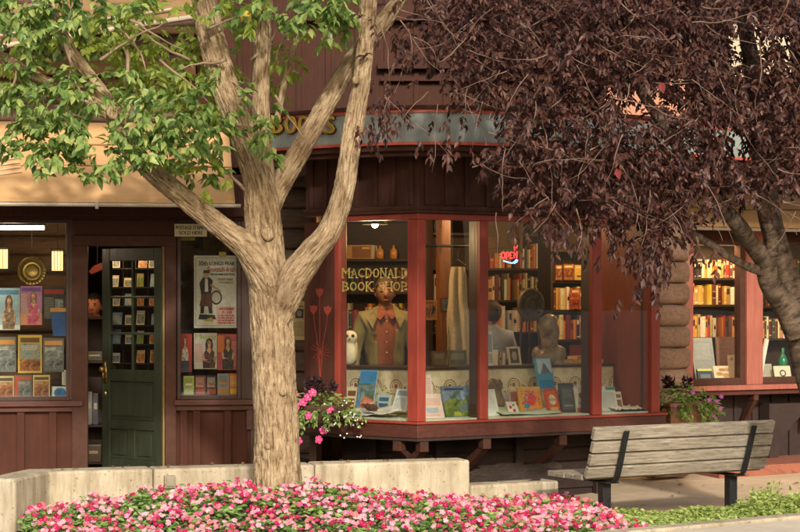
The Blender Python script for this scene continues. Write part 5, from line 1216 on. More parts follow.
on_ledge('book', 'tall narrow yellow book standing at the right end of the ledge', 'book', BF, 613, 331, 620, .66, rgb(216, 180, 90), [('l', .25, .1, .75, .9, rgb(110, 80, 40))])
# neon sign, hung in the third pane
nM = BF.M(.12); nc = BF.x(510, .12); nz0 = BF.z(510, 262, .12); npx = .0083
def stroke(mb, pts, r=.006): mb.tube([nM @ V((nc+x*npx, (i % 2)*.0, nz0+z*npx)) for i, (x, z) in enumerate(pts)], r, 8)
neon = thing('neon_sign', 'glowing red neon OPEN sign with a blue swoosh in the bay window', 'neon sign', nM @ V((nc, 0, nz0)))
mb = MB()
def arc_(cx_, cz_, rx, rz, a0, a1, n=12): return [(cx_+rx*math.cos(math.radians(a0+(a1-a0)*i/n)), cz_+rz*math.sin(math.radians(a0+(a1-a0)*i/n))) for i in range(n+1)]
stroke(mb, arc_(-8.5, 7, 2.3, 3.2, 0, 360)); stroke(mb, [(-4.8, 2.5), (-4.8, 10)]+arc_(-3.2, 8, 1.8, 2, 90, -90)); stroke(mb, [(3, 10), (.3, 10), (.3, 7), (2.4, 7), (.3, 7), (.3, 4), (3, 4)]); stroke(mb, [(5, 4), (5, 10.5), (8.6, 4), (8.6, 11)]); stroke(mb, [(6, 12), (5.4, 16), (8.5, 14.5), (9.4, 17.5)], .005)
obj('red_tube', mb, emis('red_neon', rgb(255, 50, 50), 3.5), neon, smooth=True)
mb = MB(); stroke(mb, [(-8, 1.2), (-4.5, .2), (-1, -.6), (2.5, -1.2), (5.5, .2), (8, 2.4), (9.5, 2), (8.5, .2), (5, -1.4)]); obj('blue_tube', mb, emis('blue_neon', rgb(110, 170, 255), 3.5), neon, smooth=True)
mb = MB(); mb.tube([nM @ V((nc, .03, nz0+10*npx)), nM @ V((nc, .03, GZ1+.1))], .003); mb.box(nM, nc-.09, nc+.09, .02, .035, nz0+6*npx, nz0+7.5*npx); obj('hanger', mb, M_black, neon)
# golden wooden panel behind the neon
mb = MB(); gM = BF.M(.55); a0, a1 = BF.x(486, .55), BF.x(523, .55); z0, z1 = BF.z(500, 252, .55), BF.z(500, 229, .55)
gp = thing('wooden_sign', 'yellow wooden board with a round arch hanging behind the neon sign', 'wooden sign', gM @ V(((a0+a1)/2, 0, z0)))
M_yel = rough_mat('yellow_pine', rgb(176, 130, 60), rgb(206, 162, 84), HG, 3, .5, .2)
mb.box(gM, a0, a1, .03, .045, z0, z1+.1); mb.box(gM, a0, a1, 0, .03, z0-.012, z0+.03); mb.box(gM, a1-.035, a1, 0, .029, z0+.031, z1+.1); obj('board', mb, M_yel, gp, bevel=.003)
mb = MB(); ax_ = BF.x(491, .55); mb.shape(gM, [(ax_+.055*math.cos(math.pi*i/14), z0+.031+.11*math.sin(math.pi*i/14)) for i in range(15)], .01, .0295); obj('arch', mb, flat(rgb(206, 150, 50), .4), gp)
mb = MB(); mb.tube([gM @ V((a0+.04, .04, z1+.1)), gM @ V((a0+.04, .04, 2.89))], .004); mb.tube([gM @ V((a1-.04, .04, z1+.1)), gM @ V((a1-.04, .04, 2.89))], .004); obj('hanger', mb, M_iron, gp)
# round dark plaque
pc = BF.pt(530, 305, .78); qM = frame(pc, BF.ang+.1) @ Matrix.Rotation(math.pi/2, 4, 'X')
mb = MB(); mb.lathe(qM, [(0, .02), (.055, .024), (.06, .034), (.085, .03), (.09, .02), (.125, .024), (.135, .036), (.15, .03), (.155, .0), (0, -.0)], 36)
for k in range(10): mb.ball(qM @ V((.106*math.cos(k*.628), .106*math.sin(k*.628), .022)), .014, seg=8, ring=5)
rp = thing('round_plaque', 'large round dark carved plaque on a stand left of the carved statue', 'plaque', V((pc.x, pc.y, ledz)))
obj('disc', mb, rough_mat('dark_carved_wood', rgb(70, 56, 44), rgb(110, 92, 74), (1, 1, 1), 8, .45, .4), rp, smooth=True, auto=.8)
mb = MB(); mb.tube([pc+V((-.07, .03, -.1)), V((pc.x-.1, pc.y+.02, ledz))], .01); mb.tube([pc+V((.07, .03, -.1)), V((pc.x+.1, pc.y+.02, ledz))], .01); mb.tube([pc+V((0, .05, -.05)), V((pc.x, pc.y+.16, ledz))], .01); obj('stand', mb, M_shelf, rp)
# carved statue: hunched stone figure
M_stat = rough_mat('polished_brown_stone', rgb(124, 100, 74), rgb(176, 150, 116), (1, 1, 1), 5, .3, .2, .01, wear=rgb(180, 160, 130), wear_amt=.66)
sp_ = BF.pt(548.5, 372, .74); sp_.z = ledz
mb = MB(); k = BF.d(548, .74)/F
def sball(dx, py, rx, ry, rz, fn=None): mb.ball(V((sp_.x+dx*k, sp_.y, H-(py-300)*k)), (rx*k, ry*k, rz*k), seg=28, ring=18, fn=fn)
lump_ = lambda q, p: q*(1+.1*noise.noise(p*1.8+V((3, 1, 2))))
sball(0, 358, 14, 11, 11, lump_); sball(-2, 326, 10.5, 9, 10, lump_); sball(-11, 355, 6, 7, 9, lump_); sball(11, 354, 6.5, 7, 9, lump_); sball(5, 332, 6, 6, 11, lump_); sball(-6, 334, 4.5, 6, 10, lump_); sball(1, 320, 8, 8, 6.5, lump_); sball(-8, 365, 9, 10, 6.5, lump_); sball(9, 365, 9, 10, 6.5, lump_); sball(0, 343, 9, 8, 8, lump_)
st_o = obj('statue', mb, M_stat, origin=sp_, smooth=True); tag(st_o, 'brown polished stone carving of a hunched rounded figure on the bay ledge', 'statue')
rm = st_o.modifiers.new('r', 'REMESH'); rm.mode = 'VOXEL'; rm.voxel_size = .007; rm.use_smooth_shade = True
smd = st_o.modifiers.new('s', 'SMOOTH'); smd.factor = .5; smd.iterations = 8
# driftwood carving below
dp = BF.pt(495, 401, .42); dp.z = DK+.001; k = BF.d(495, .4)/F; mb = MB(); rr = random.Random(9)
for q in range(7):
    x0 = rr.uniform(-5, 5)*k; pts = []; rad = []
    for i in range(9):
        t = i/8; pts.append(dp+V((x0*(1-.4*t)+.02*math.sin(t*5+q), .02*math.cos(q*1.7+t*3), .004+t*34*k))); rad.append((3.6-1.2*t+1.5*math.sin(t*6+q)**2)*k*(.35 if i == 8 else 1))
    mb.tube(pts, rad, 10)
dw = obj('driftwood_carving', mb, rough_mat('driftwood', rgb(96, 78, 60), rgb(150, 126, 98), (6, 6, 1.5), 4, .8, .8, .01), origin=dp, smooth=True); tag(dw, 'gnarled grey-brown driftwood carving standing just right of the second mullion', 'carving')
rm = dw.modifiers.new('r', 'REMESH'); rm.mode = 'VOXEL'; rm.voxel_size = .005; rm.use_smooth_shade = True
# cream owl and round basket on the left ledge
op = BL.pt(349, 372, .62); op.z = ledz; k = BL.d(349, .62)/F; ow = thing('owl_figure', 'cream owl figure on the ledge at the left edge of the bay', 'owl figure', op)
mb = MB(); mb.ball(op+V((0, 0, 15*k)), (7.5*k, 7*k, 15*k), seg=20, ring=14, fn=lambda q, p: V((q.x*(1-.25*p.z), q.y*(1-.2*p.z), q.z))); mb.ball(op+V((1*k, -1*k, 28*k)), (7.6*k, 7*k, 7*k), seg=20, ring=12)
o = obj('body', mb, flat(rgb(226, 214, 180), .7), ow, smooth=True); rm = o.modifiers.new('r', 'REMESH'); rm.mode = 'VOXEL'; rm.voxel_size = .006; rm.use_smooth_shade = True
for s_ in (-1, 1):
    mb = MB(); mb.ball(op+V(((1+s_*3)*k, -7.3*k, 29.5*k)), (1.7*k, .9*k, 1.7*k), seg=10, ring=6); obj('eye', mb, M_black, ow, smooth=True)
    mb = MB(); mb.ball(op+V((s_*7*k, 1*k, 14*k)), (2*k, 5*k, 11*k), seg=10, ring=8); obj('wing', mb, flat(rgb(190, 172, 132), .8), ow, smooth=True)
mb = MB(); mb.lathe(Matrix.Translation(op+V((1*k, -8.6*k, 26.5*k))) @ Matrix.Rotation(math.radians(100), 4, 'X'), [(1.2*k, 0), (.1*k, 3*k)], 8); obj('beak', mb, flat(rgb(150, 110, 50)), ow)
wp = BL.pt(359, 341, .95); wM = frame(wp, BL.ang) @ Matrix.Rotation(math.pi/2, 4, 'X'); mb = MB(); k = BL.d(359, .95)/F
for q in range(7): mb.lathe(wM @ Matrix.Translation((0, 0, .004*q)), [((9.4-q*1.3)*k, 0), ((9.4-q*1.3-.4)*k, .008), ((9.4-q*1.3-1.1)*k, .004), ((9.4-q*1.3-1.5)*k, -.004)], 26)
mb.lathe(wM, [(9.6*k, -.01), (0, -.01)], 26)
bq = thing('round_basket', 'round brown wicker basket tray propped behind the owl', 'basket', V((wp.x, wp.y, ledz)))
obj('weave', mb, rough_mat('brown_wicker', rgb(110, 66, 44), rgb(156, 100, 66), (20, 20, 20), 4, .7, .6), bq, smooth=True)
mb = MB(); mb.box(frame(V((wp.x, wp.y+.05, ledz)), BL.ang), -.06, .06, 0, .02, 0, .2); obj('prop', mb, M_shelf, bq)

# ---- goods on the bay's display deck
def deck_item(name, lab, cat_, pl, a, y0, b_, y1, off, c, art=(), th=.02, tilt=.3, yaw=0, group=None, zb=None):
    pc = (a+b_)/2; p = pl.pt(pc, y1, off); d_ = pl.d(pc, off); p.z = (DK if zb is None else zb)+.001; w = (b_-a)*d_/F/max(.3, math.cos(pl.ang+yaw)); h = (y1-y0)*d_/F
    return card(name, lab, cat_, p, pl.ang+yaw, tilt, w, h/max(.3, math.cos(tilt)), th, c, art, group)
deck_item('book', 'tall blue book with a mountain cover leaning in the left bay pane', 'book', BL, 355, 368, 372, 412, .34, rgb(70, 140, 190), [('r', .05, .72, .95, .96, rgb(60, 130, 190)), ('r', .05, .3, .95, .7, P_land), ('p', [(.05, .05), (.95, .05), (.9, .34), (.4, .4)], rgb(210, 110, 70))], tilt=.32, yaw=.25)
def sheet(lab, pl, px, py, off, w, l, ang, z, m, art=(), curl=.02, name='newspaper'):
    p = pl.pt(px, py, off); p.z = DK+z; M = frame(p, pl.ang+ang); mb = MB(); n = 8; vs = []
    for i in range(n+1):
        for jx in range(n+1): u_, v_ = i/n-.5, jx/n-.5; vs.append(M @ V((u_*w, v_*l, curl*(.5+.5*math.sin(u_*7+v_*5))+.16*(v_+.5)*l)))
    mb.add(vs, [(i*(n+1)+jx, (i+1)*(n+1)+jx, (i+1)*(n+1)+jx+1, i*(n+1)+jx+1) for i in range(n) for jx in range(n)])
    o = obj(name, mb, m, origin=p, smooth=True); so_ = o.modifiers.new('s', 'SOLIDIFY'); so_.thickness = .003; return tag(o, lab, 'newspaper' if name == 'newspaper' else name.replace('_', ' '))
P_news = printed('news_print', [rgb(120, 160, 190), rgb(216, 224, 226), rgb(236, 236, 230), rgb(196, 150, 130)], 11)
P_news2 = printed('news_print_grey', [rgb(170, 176, 178), rgb(226, 226, 220), rgb(240, 238, 230)], 20)
sheet('blue and white news sheet spread on the deck at the bay corner, nearest the owl', BL, 366, 410, .22, .34, .32, .2, .012, P_news)
sheet('grey printed sheet spread beside the blue one in the left bay pane', BL, 390, 411, .24, .34, .34, -.12, .03, P_news2)
deck_item('booklet', 'white printed booklet standing on the news sheets in the left bay pane', 'booklet', BL, 391, 391, 405, 413, .2, rgb(226, 226, 220), [('l', .1, .1, .9, .6, rgb(130, 140, 150)), ('r', .1, .7, .9, .92, rgb(150, 170, 186))], tilt=.45, zb=DK+.05)
mb = MB(); p = BL.pt(372, 413, .13); p.z = DK+.05; k = .0083
mb.ball(p+V((0, 0, 3*k)), (6*k, 5*k, 4*k), seg=14, ring=9, fn=lambda q, pp: q*(1+.25*noise.noise(pp*2.4))); mb.ball(p+V((-5*k, -1*k, 5*k)), 3*k, seg=10, ring=7); tag(obj('pine_cone', mb, rough_mat('cone_brown', rgb(60, 40, 34), rgb(110, 80, 64), (20, 20, 20), 4, .7, .8), origin=p, smooth=True), 'small dark brown pine cone lying on the blue news sheet', 'pine cone')
sheet('orange and red flyer lying on the blue news sheet', BL, 368, 398, .3, .12, .14, .5, .09, printed('flyer_red', [rgb(206, 90, 60), rgb(226, 140, 110), rgb(236, 220, 210)], 18), name='flyer')
deck_item('booklet', 'narrow white and pink card leaning at the left edge of the second pane', 'card', BF, 425, 363, 435, 397, .42, rgb(240, 226, 216), [('l', .12, .3, .88, .9, rgb(214, 110, 90)), ('r', .1, .06, .9, .2, rgb(230, 150, 130))], th=.006, tilt=.28, yaw=-.1, zb=DK+.06)
deck_item('flyer', 'pale pink flyer leaning low in the second pane', 'flyer', BF, 424.5, 394, 445, 418, .16, rgb(240, 214, 200), [('l', .1, .5, .9, .8, rgb(216, 130, 110)), ('r', .15, .2, .75, .42, rgb(180, 190, 200)), ('l', .1, .06, .8, .16, rgb(226, 120, 100))], th=.006, tilt=.4, yaw=-.1)
deck_item('book', 'large landscape book with a green valley cover in the second pane', 'book', BF, 446, 388, 474, 418, .2, P_land, [('r', .02, .84, .98, .98, rgb(120, 140, 176)), ('p', [(.02, .5), (.4, .62), (.7, .5), (.98, .74), (.98, .02), (.02, .02)], P_green), ('p', [(.45, .36), (.98, .46), (.98, .2), (.6, .16)], rgb(110, 130, 130)), ('p', [(.3, .02), (.6, .02), (.55, .16), (.32, .18)], rgb(170, 176, 80)), ('r', .1, .87, .8, .94, rgb(60, 70, 100))], tilt=.4, yaw=-.12)
deck_item('card', 'blank white card leaning at the left edge of the third pane', 'card', BF, 487.5, 391, 500, 417, .16, rgb(236, 236, 228), [('l', .15, .2, .8, .8, rgb(206, 206, 198))], th=.006, tilt=.5, yaw=-.2)
sheet('mint green cloth spread over the deck below the floral book', BF, 520, 410, .26, .62, .4, 0, .008, flat(rgb(190, 210, 190), .9), curl=.012, name='cloth')
deck_item('booklet', 'tiny white booklet with red spots lying before the orange floral book', 'booklet', BF, 510, 404, 520, 417, .14, rgb(236, 230, 220), [('e', .3, .6, .14, .12, rgb(206, 60, 60)), ('e', .6, .35, .16, .12, rgb(206, 60, 60)), ('e', .65, .75, .1, .08, rgb(60, 140, 80))], th=.008, tilt=.6, yaw=-.1)
deck_item('card', 'pale tan card behind the orange floral book', 'card', BF, 511, 387, 523, 410, .38, rgb(222, 200, 170), [('r', .1, .5, .9, .92, rgb(190, 130, 100)), ('l', .1, .1, .9, .45, rgb(140, 110, 90))], th=.006, tilt=.2)
deck_item('card', 'lilac card behind the driftwood carving', 'card', BF, 503, 386, 510, 404, .42, rgb(200, 180, 200), [('l', .1, .1, .9, .8, rgb(160, 130, 160))], th=.006, tilt=.15)
deck_item('book', 'orange-bordered floral book standing in the third pane', 'book', BF, 521, 388, 544, 415, .2, rgb(236, 170, 50), [('r', .1, .06, .92, .86, P_multi), ('p', [(.3, .4), (.6, .3), (.8, .6), (.5, .8)], rgb(230, 70, 70)), ('e', .3, .3, .12, .1, rgb(60, 150, 180))], tilt=.25)
deck_item('book', 'blue and white book leaning high beneath the carved statue', 'book', BF, 540, 360, 556, 392, .36, rgb(80, 160, 196), [('r', .04, .5, .96, .96, rgb(200, 214, 220)), ('p', [(.2, .5), (.5, .85), (.9, .5)], rgb(110, 124, 140)), ('r', .04, .04, .96, .3, rgb(50, 140, 190))], th=.03, tilt=.25, yaw=.1, zb=DK+.2)
mb = MB(); p = BF.pt(548, 400, .43); p.z = DK; mb.box(frame(p, BF.ang), -.07, .07, 0, .07, 0, .2); tag(obj('display_block', mb, M_paper, origin=p), 'small cream block raising the blue and white book beneath the statue', 'display block')
deck_item('book', 'orange-red book tilted sideways in front of the grey book', 'book', BF, 549, 390, 562, 415, .14, rgb(216, 84, 44), [('r', .1, .1, .9, .9, rgb(226, 110, 50)), ('e', .5, .55, .3, .2, rgb(240, 220, 180)), ('t', 'BOOK', .22, .5, .78, .6, RD), ('r', .2, .14, .8, .26, rgb(250, 190, 90))], tilt=.3, yaw=.2)
deck_item('book', 'dark grey book standing upright in the third pane', 'book', BF, 562, 384, 577, 413, .24, rgb(80, 82, 84), [('r', .1, .1, .9, .9, rgb(96, 100, 102)), ('l', .2, .5, .8, .8, rgb(150, 150, 148)), ('r', .2, .2, .8, .26, rgb(160, 160, 156))], tilt=.2)
deck_item('book', 'white book with a small red bird, left of the third mullion', 'book', BF, 577, 388, 589.5, 413, .2, rgb(238, 230, 214), [('e', .5, .66, .2, .12, rgb(176, 80, 56)), ('e', .64, .75, .1, .07, rgb(176, 80, 56)), ('l', .2, .3, .8, .42, rgb(120, 60, 50)), ('r', 0, .0, 1, .18, rgb(206, 110, 90))], tilt=.2)
deck_item('booklet', 'white booklet with a teal top behind the fourth pane', 'booklet', BF, 602, 389, 619, 413, .2, rgb(234, 232, 222), [('p', [(.45, .86), (.98, .86), (.98, .99), (.4, .99)], rgb(50, 150, 140)), ('l', .1, .12, .9, .76, rgb(170, 170, 168))], th=.008, tilt=.35, yaw=-.15)
mb = MB(); p = BF.pt(628, 409, .2); p.z = DK; rr = random.Random(4); n = 16; M = frame(p, BF.ang)
mb.add([M @ V(((i/n-.5)*.42, (jx/n-.5)*.3, .012+.05*abs(noise.noise(V((i*.45, jx*.45, 3))))+.02*abs(noise.noise(V((i*1.1, jx*1.1, 5)))))) for i in range(n+1) for jx in range(n+1)], [(i*(n+1)+jx, (i+1)*(n+1)+jx, (i+1)*(n+1)+jx+1, i*(n+1)+jx+1) for i in range(n) for jx in range(n)])
tag(obj('cloth', mb, flat(rgb(226, 226, 218), .9), origin=p, smooth=True), 'crumpled white cloth on the deck behind the fourth pane', 'cloth')
for (pl, a, y0, b_, y1, off, lab, c, c2, ti, ya) in (
    (BL, 344, 382, 354, 408, .4, 'cream book with a brown title behind the owl end of the left bay pane', (226, 212, 180), (130, 84, 50), .25, .1), (BL, 376, 384, 388, 404, .42, 'pale blue book standing behind the grey printed sheet', (170, 196, 206), (70, 100, 130), .2, 0),
    (BL, 397, 381, 407, 402, .44, 'tan book standing near the corner post of the bay', (200, 160, 110), (110, 60, 40), .2, .1), (BF, 437, 380, 447, 400, .44, 'yellow book half hidden behind the pink flyer', (220, 184, 90), (120, 80, 40), .2, 0),
    (BF, 462, 377, 473, 398, .46, 'red book behind the right end of the landscape book', (170, 60, 48), (230, 200, 150), .2, .1), (BF, 526, 377, 536, 398, .46, 'green book standing behind the orange-bordered floral book', (90, 120, 80), (220, 210, 160), .15, 0),
    (BF, 563, 375, 573, 395, .46, 'brown book standing behind the dark grey book', (120, 82, 56), (220, 190, 130), .15, 0), (BF, 578, 374, 588, 394, .48, 'pale green book behind the white bird book', (176, 190, 150), (90, 110, 80), .15, .1),
    (BF, 603, 377, 611, 396, .48, 'small blue book behind the teal-topped booklet', (90, 130, 160), (226, 220, 200), .15, 0), (BF, 616, 392, 624, 410, .3, 'small cream card between the teal-topped booklet and the white cloth', (230, 220, 196), (150, 110, 80), .3, -.1)):
    C_, D_ = rgb(*c), rgb(*c2); deck_item('book' if 'card' not in lab else 'card', lab, 'book' if 'card' not in lab else 'card', pl, a, y0, b_, y1, off, C_, [('r', .1, .66, .9, .86, D_), ('r', .12, .14, .88, .56, blotch(D_, 24)), ('l', .15, .06, .85, .12, D_)], th=.016, tilt=ti, yaw=ya)
# ---- goods in the right shop window
DK2 = zs+.021
def rdeck(name, lab, cat_, a, y0, b_, y1, off, c, art=(), th=.012, tilt=.2, yaw=0):
    pc = (a+b_)/2; p = RF.pt(pc, y1, off); d_ = RF.d(pc, off); p.z = DK2; w = (b_-a)*d_/F/math.cos(RF.ang+yaw); h = max(.03, H-(y0-300)/F*d_-DK2)
    return card(name, lab, cat_, p, RF.ang+yaw, tilt, w, h/math.cos(tilt), th, c, art)
rdeck('print', 'large grey print standing in the right shop window', 'print', 695, 338, 718, 376, .4, rgb(172, 172, 168), [('r', .06, .06, .94, .94, rgb(160, 162, 160)), ('l', .12, .5, .85, .86, rgb(190, 190, 186))], th=.005, tilt=.2)
rdeck('picture', 'brown woven picture at the back of the right shop window', 'picture', 717, 337, 744, 372, .5, printed('woven_brown', [rgb(120, 84, 60), rgb(150, 108, 80), rgb(96, 66, 48)], 60), th=.012, tilt=.1)
rdeck('book', 'dark blue book with a yellow top edge in the right shop window', 'book', 699, 369, 714, 386, .24, rgb(60, 70, 84), [('r', .0, .84, 1, 1, rgb(216, 216, 120)), ('r', .15, .3, .85, .6, rgb(110, 124, 136))], th=.03, tilt=.4, yaw=-.2)
rdeck('book', 'white book with a brown leaf pattern in the right shop window', 'book', 715, 366, 734, 386, .22, rgb(240, 222, 190), [('e', .3, .5, .2, .12, rgb(196, 150, 100)), ('e', .65, .4, .2, .14, rgb(206, 160, 110)), ('e', .5, .75, .22, .1, rgb(190, 140, 96)), ('e', .75, .75, .14, .1, rgb(206, 160, 110))], tilt=.3)
rdeck('print', 'tall white card behind the leaf-patterned book', 'card', 729, 355, 743.5, 386, .3, rgb(240, 226, 200), [('p', [(.1, .8), (.3, .95), (.4, .8)], rgb(190, 150, 110))], th=.006, tilt=.12)
rdeck('book', 'cream book with a dark emblem in the window behind the plum trunk', 'book', 775, 366, 793, 388, .2, rgb(238, 226, 204), [('e', .5, .5, .2, .24, rgb(90, 80, 70)), ('e', .5, .5, .12, .15, rgb(238, 226, 204)), ('r', .3, .16, .7, .2, rgb(120, 100, 80))], tilt=.25)
rdeck('card', 'grey card left of the emblem book', 'card', 761, 364, 774, 388, .3, rgb(196, 188, 172), [('r', .1, .1, .9, .9, rgb(180, 174, 160))], th=.006, tilt=.2)
mb = MB(); a = RF.pt(760, 386, .3); b_ = RF.pt(774, 342, .34); a.z = DK2; mb.box(frame(a, RF.ang, .1) @ Matrix.Rotation(math.radians(17), 4, 'Y'), -.02, .02, 0, .03, 0, (b_-a).length); tag(obj('slanted_frame', mb, M_white, origin=a, bevel=.003), 'slim white frame strip leaning sideways before the far bookcase', 'slanted_frame')  # a plain slanted frame, built as one white strip
mb = MB(); p = RF.pt(783, 366, .45); p.z = DK2; mb.lathe(Matrix.Translation(p), [(0, 0), (.05, 0), (.052, .2), (.03, .25), (.016, .27), (.016, .33), (0, .33)], 18); tag(obj('bottle', mb, [flat(rgb(40, 120, 90), .2)], origin=p, smooth=True), 'green bottle standing beside the plum trunk in the right window', 'bottle')
# ---- left window: plate, lanterns, lamp
k = L.d(32, .5)/F; p = L.pt(32, 271, .5); pM = frame(p, L.ang) @ Matrix.Rotation(math.pi/2, 4, 'X'); mb = MB()
mb.lathe(pM, [(0, .012), (4*k, .014), (6*k, .02), (7*k, .012), (9*k, .01), (11*k, .026), (13.6*k, .03), (14.4*k, .024), (14.4*k, .018), (0, -.002)], 40)
for q in range(24): mb.ball(pM @ V((12.6*k*math.cos(q*.2618), 12.6*k*math.sin(q*.2618), .03)), .9*k, seg=6, ring=4)
tag(obj('brass_plate', mb, M_brass, origin=p, smooth=True, auto=.6), 'round embossed brass plate hanging in the left window', 'plate')
mb = MB(); mb.tube([p+V((0, .0, 14*k)), V((p.x, p.y, 2.89))], .003); tag(obj('wire', mb, M_iron, origin=p+V((0, 0, 14*k))), 'thin wire above the brass plate', 'wire')
M_lant = emis('lantern_glow', rgb(255, 196, 120), 3.0)
def lantern(px, py, w, h, off, lab):
    p = L.pt(px, py, off); t = thing('lantern', lab, 'lantern', p); q = L.d(px, off)/F; M = frame(p, L.ang)
    mb = MB(); mb.box(M, -w/2*q, w/2*q, -w/2*q, w/2*q, -h/2*q, h/2*q); obj('lamp_shade', mb, M_lant, t, bevel=.004)
    mb = MB(); W = w/2*q+.004
    for sx in (-1, 1):
        for sy in (-1, 1): mb.box(M, sx*W-.005, sx*W+.005, sy*W-.005, sy*W+.005, -h/2*q-.012, h/2*q+.012)
    for i in range(1, 4): x = -W+2*W*i/4; mb.box(M, x-.003, x+.003, -W-.003, -W+.002, -h/2*q, h/2*q)
    mb.box(M, -W-.008, W+.008, -W-.008, W+.008, h/2*q+.0125, h/2*q+.03); mb.box(M, -W-.008, W+.008, -W-.008, W+.008, -h/2*q-.03, -h/2*q-.0125); mb.tube([M @ V((0, 0, h/2*q+.03)), V((p.x, p.y, 2.89))], .004)
    obj('cage', mb, M_iron, t)
lantern(3, 259, 10, 19, 1.6, 'glowing box lantern at the left picture edge'); lantern(57.5, 261, 11, 19, 1.7, 'smaller glowing lantern right of the brass plate')
def lamp(name, lab, p, kind, power, col=(1, .62, .3), r=.12):
    t = thing(name, lab, 'lamp', p); mb = MB()
    if kind == 'tube': mb.tube([p+V((-.3, 0, -.05)), p+V((.3, 0, -.05))], .02, 10)
    else: mb.ball(p+V((0, 0, -.05)), .03, seg=12, ring=8)
    obj('bulb', mb, emis(name+'_glow', (1, .8, .55), 10 if kind == 'tube' else 14), t, smooth=True); mb = MB()
    if kind == 'tube': mb.box(Matrix.Translation(p), -.33, .33, -.06, .06, -.028, .0)
    else: mb.lathe(Matrix.Translation(p), [(.03, .06), (.05, .03), (.11, -.05), (.115, -.05), (.06, .04), (.03, .07)], 20)
    obj('fitting' if kind == 'tube' else 'lamp_shade', mb, M_iron, t, smooth=kind != 'tube')
    ld = bpy.data.lights.new(name, 'POINT'); ld.energy = power; ld.color = col; ld.shadow_soft_size = r
    lo = bpy.data.objects.new(name+'_light', ld); COL.objects.link(lo); lo.parent = t; lo.location = (0, 0, -.16)
def ceil_at(px, py, off, pl): q = pl.pt(px, py, off); return q
lamp('ceiling_strip', 'lit fluorescent strip on the ceiling of the left shop', L.pt(12, 222.5, .62), 'tube', 6, (1, .75, .5), .1)
lamp('spot_lamp', 'lit spot lamp inside the bay above the neon sign', V((.75, 17.2, 2.72)), 'bulb', 18)
lamp('spot_lamp', 'small lit spot lamp at the top of the lettered pane', BL.pt(375, 219, .55), 'bulb', 30)
lamp('spot_lamp', 'lit spot lamp hidden above the bay bookcase', V((1.75, 17.75, 2.7)), 'bulb', 36)
lamp('spot_lamp', 'lit spot lamp inside the right window near the log wall', RF.M(.25) @ V((.45, 0, 2.62)), 'bulb', 36)
lamp('spot_lamp', 'lit spot lamp inside the right window behind the plum limbs', RF.M(.25) @ V((1.25, 0, 2.62)), 'bulb', 30)
lamp('spot_lamp', 'lit spot lamp over the shelves seen through the open door', V((-2.75, 18.2, 2.5)), 'bulb', 12)
# ---- through the open door: shelves, a rack of postcards
ds = Pl(76, 18.25, 116, 18.3)
zz, x0, x1 = bookcase('dark waist-high shelf unit with boxes inside the open doorway', ds, 78, 107, (361, 425, 462), 319.5, .0, .3)
for (a, y0, b_, y1, off, lab, c) in ((85, 352, 104, 360.5, .02, 'flat olive box on the middle doorway shelf', rgb(96, 86, 60)), (86, 392, 92, 424.5, .02, 'tall pale grey file box low in the doorway', rgb(150, 146, 140)), (93, 394, 98, 424.5, .02, 'slim dark grey file box low in the doorway', rgb(90, 90, 92)), (86, 446, 101, 461.5, .02, 'brown carton at the bottom of the doorway shelves', rgb(110, 84, 60))):
    onpl('storage_box', lab, 'box', ds, a, y0, b_, y1, off, c, [('r', .2, .5, .8, .7, rgb(190, 180, 150))], th=.18)
rp_ = Pl(108, 18.45, 166, 18.25); rM = rp_.M()
rk = thing('postcard_rack', 'tall black wire rack of postcards behind the green door', 'rack', rM @ V((rp_.x(137), .05, FL)))
mb = MB()
for px in (110, 122.5, 135, 147.5, 160): mb.tube([rM @ V((rp_.x(px), .02, FL)), rM @ V((rp_.x(px), .02, rp_.z(px, 250)))], .008, 6)
rows_y = (268, 287, 306, 325, 344, 363, 386, 410, 434)
for y in rows_y: z = rp_.z(135, y); mb.box(rM, rp_.x(109), rp_.x(161), -.03, .02, z-.012, z)
obj('wire_frame', mb, M_iron, rk)
PCC = [('yellow', rgb(206, 180, 90), P_warm), ('olive', rgb(150, 140, 80), P_green), ('blue', rgb(110, 150, 180), P_sea), ('cream', rgb(224, 210, 170), P_grey), ('tan', rgb(190, 150, 100), P_warm)]
COLN = ('first', 'second', 'third', 'last'); ROWN = ('top', 'second', 'third', 'fourth', 'fifth', 'sixth', 'seventh', 'eighth', 'bottom')
for i, y in enumerate(rows_y):
    for jx, (a, b_) in enumerate(((112, 121), (124, 133.5), (137, 146), (149.5, 158))):
        nm, c, pic = r_.choice(PCC)
        if r_.random() < .14: continue
        a += r_.uniform(-1, 1.5); b_ = a+r_.uniform(6.5, 9.5); y0_ = y-r_.uniform(9, 15)
        onpl('postcard', '%s postcard in the %s column, %s row of the wire rack' % (nm, COLN[jx], ROWN[i]), 'postcard', rp_, a, y0_, b_, y-.3, -.012, c, [('r', .08, .08, .92, .92, pic), ('r', .1, .74, .9, .88, c)], th=.003, tilt=r_.uniform(.02, .2), group='postcards in the wire rack')
p = ds.pt(97, 268, .5); mb = MB(); mb.shape(frame(p, 0) @ Matrix.Rotation(math.radians(-28), 4, 'Y'), [(-.08, -.03), (.1, -.045), (.11, .0), (.05, .03), (-.02, .035), (-.09, .01)], 0, .03)
tag(obj('pennant', mb, flat(rgb(130, 50, 42), .7), origin=p, bevel=.004), 'red pennant hanging above the head in the doorway', 'pennant')
mb = MB(); mb.tube([p+V((0, .02, .05)), V((p.x, p.y+.02, 2.89))], .003); tag(obj('cord', mb, M_iron, origin=V((p.x, p.y, p.z+.05))), 'thin cord above the red pennant', 'cord')

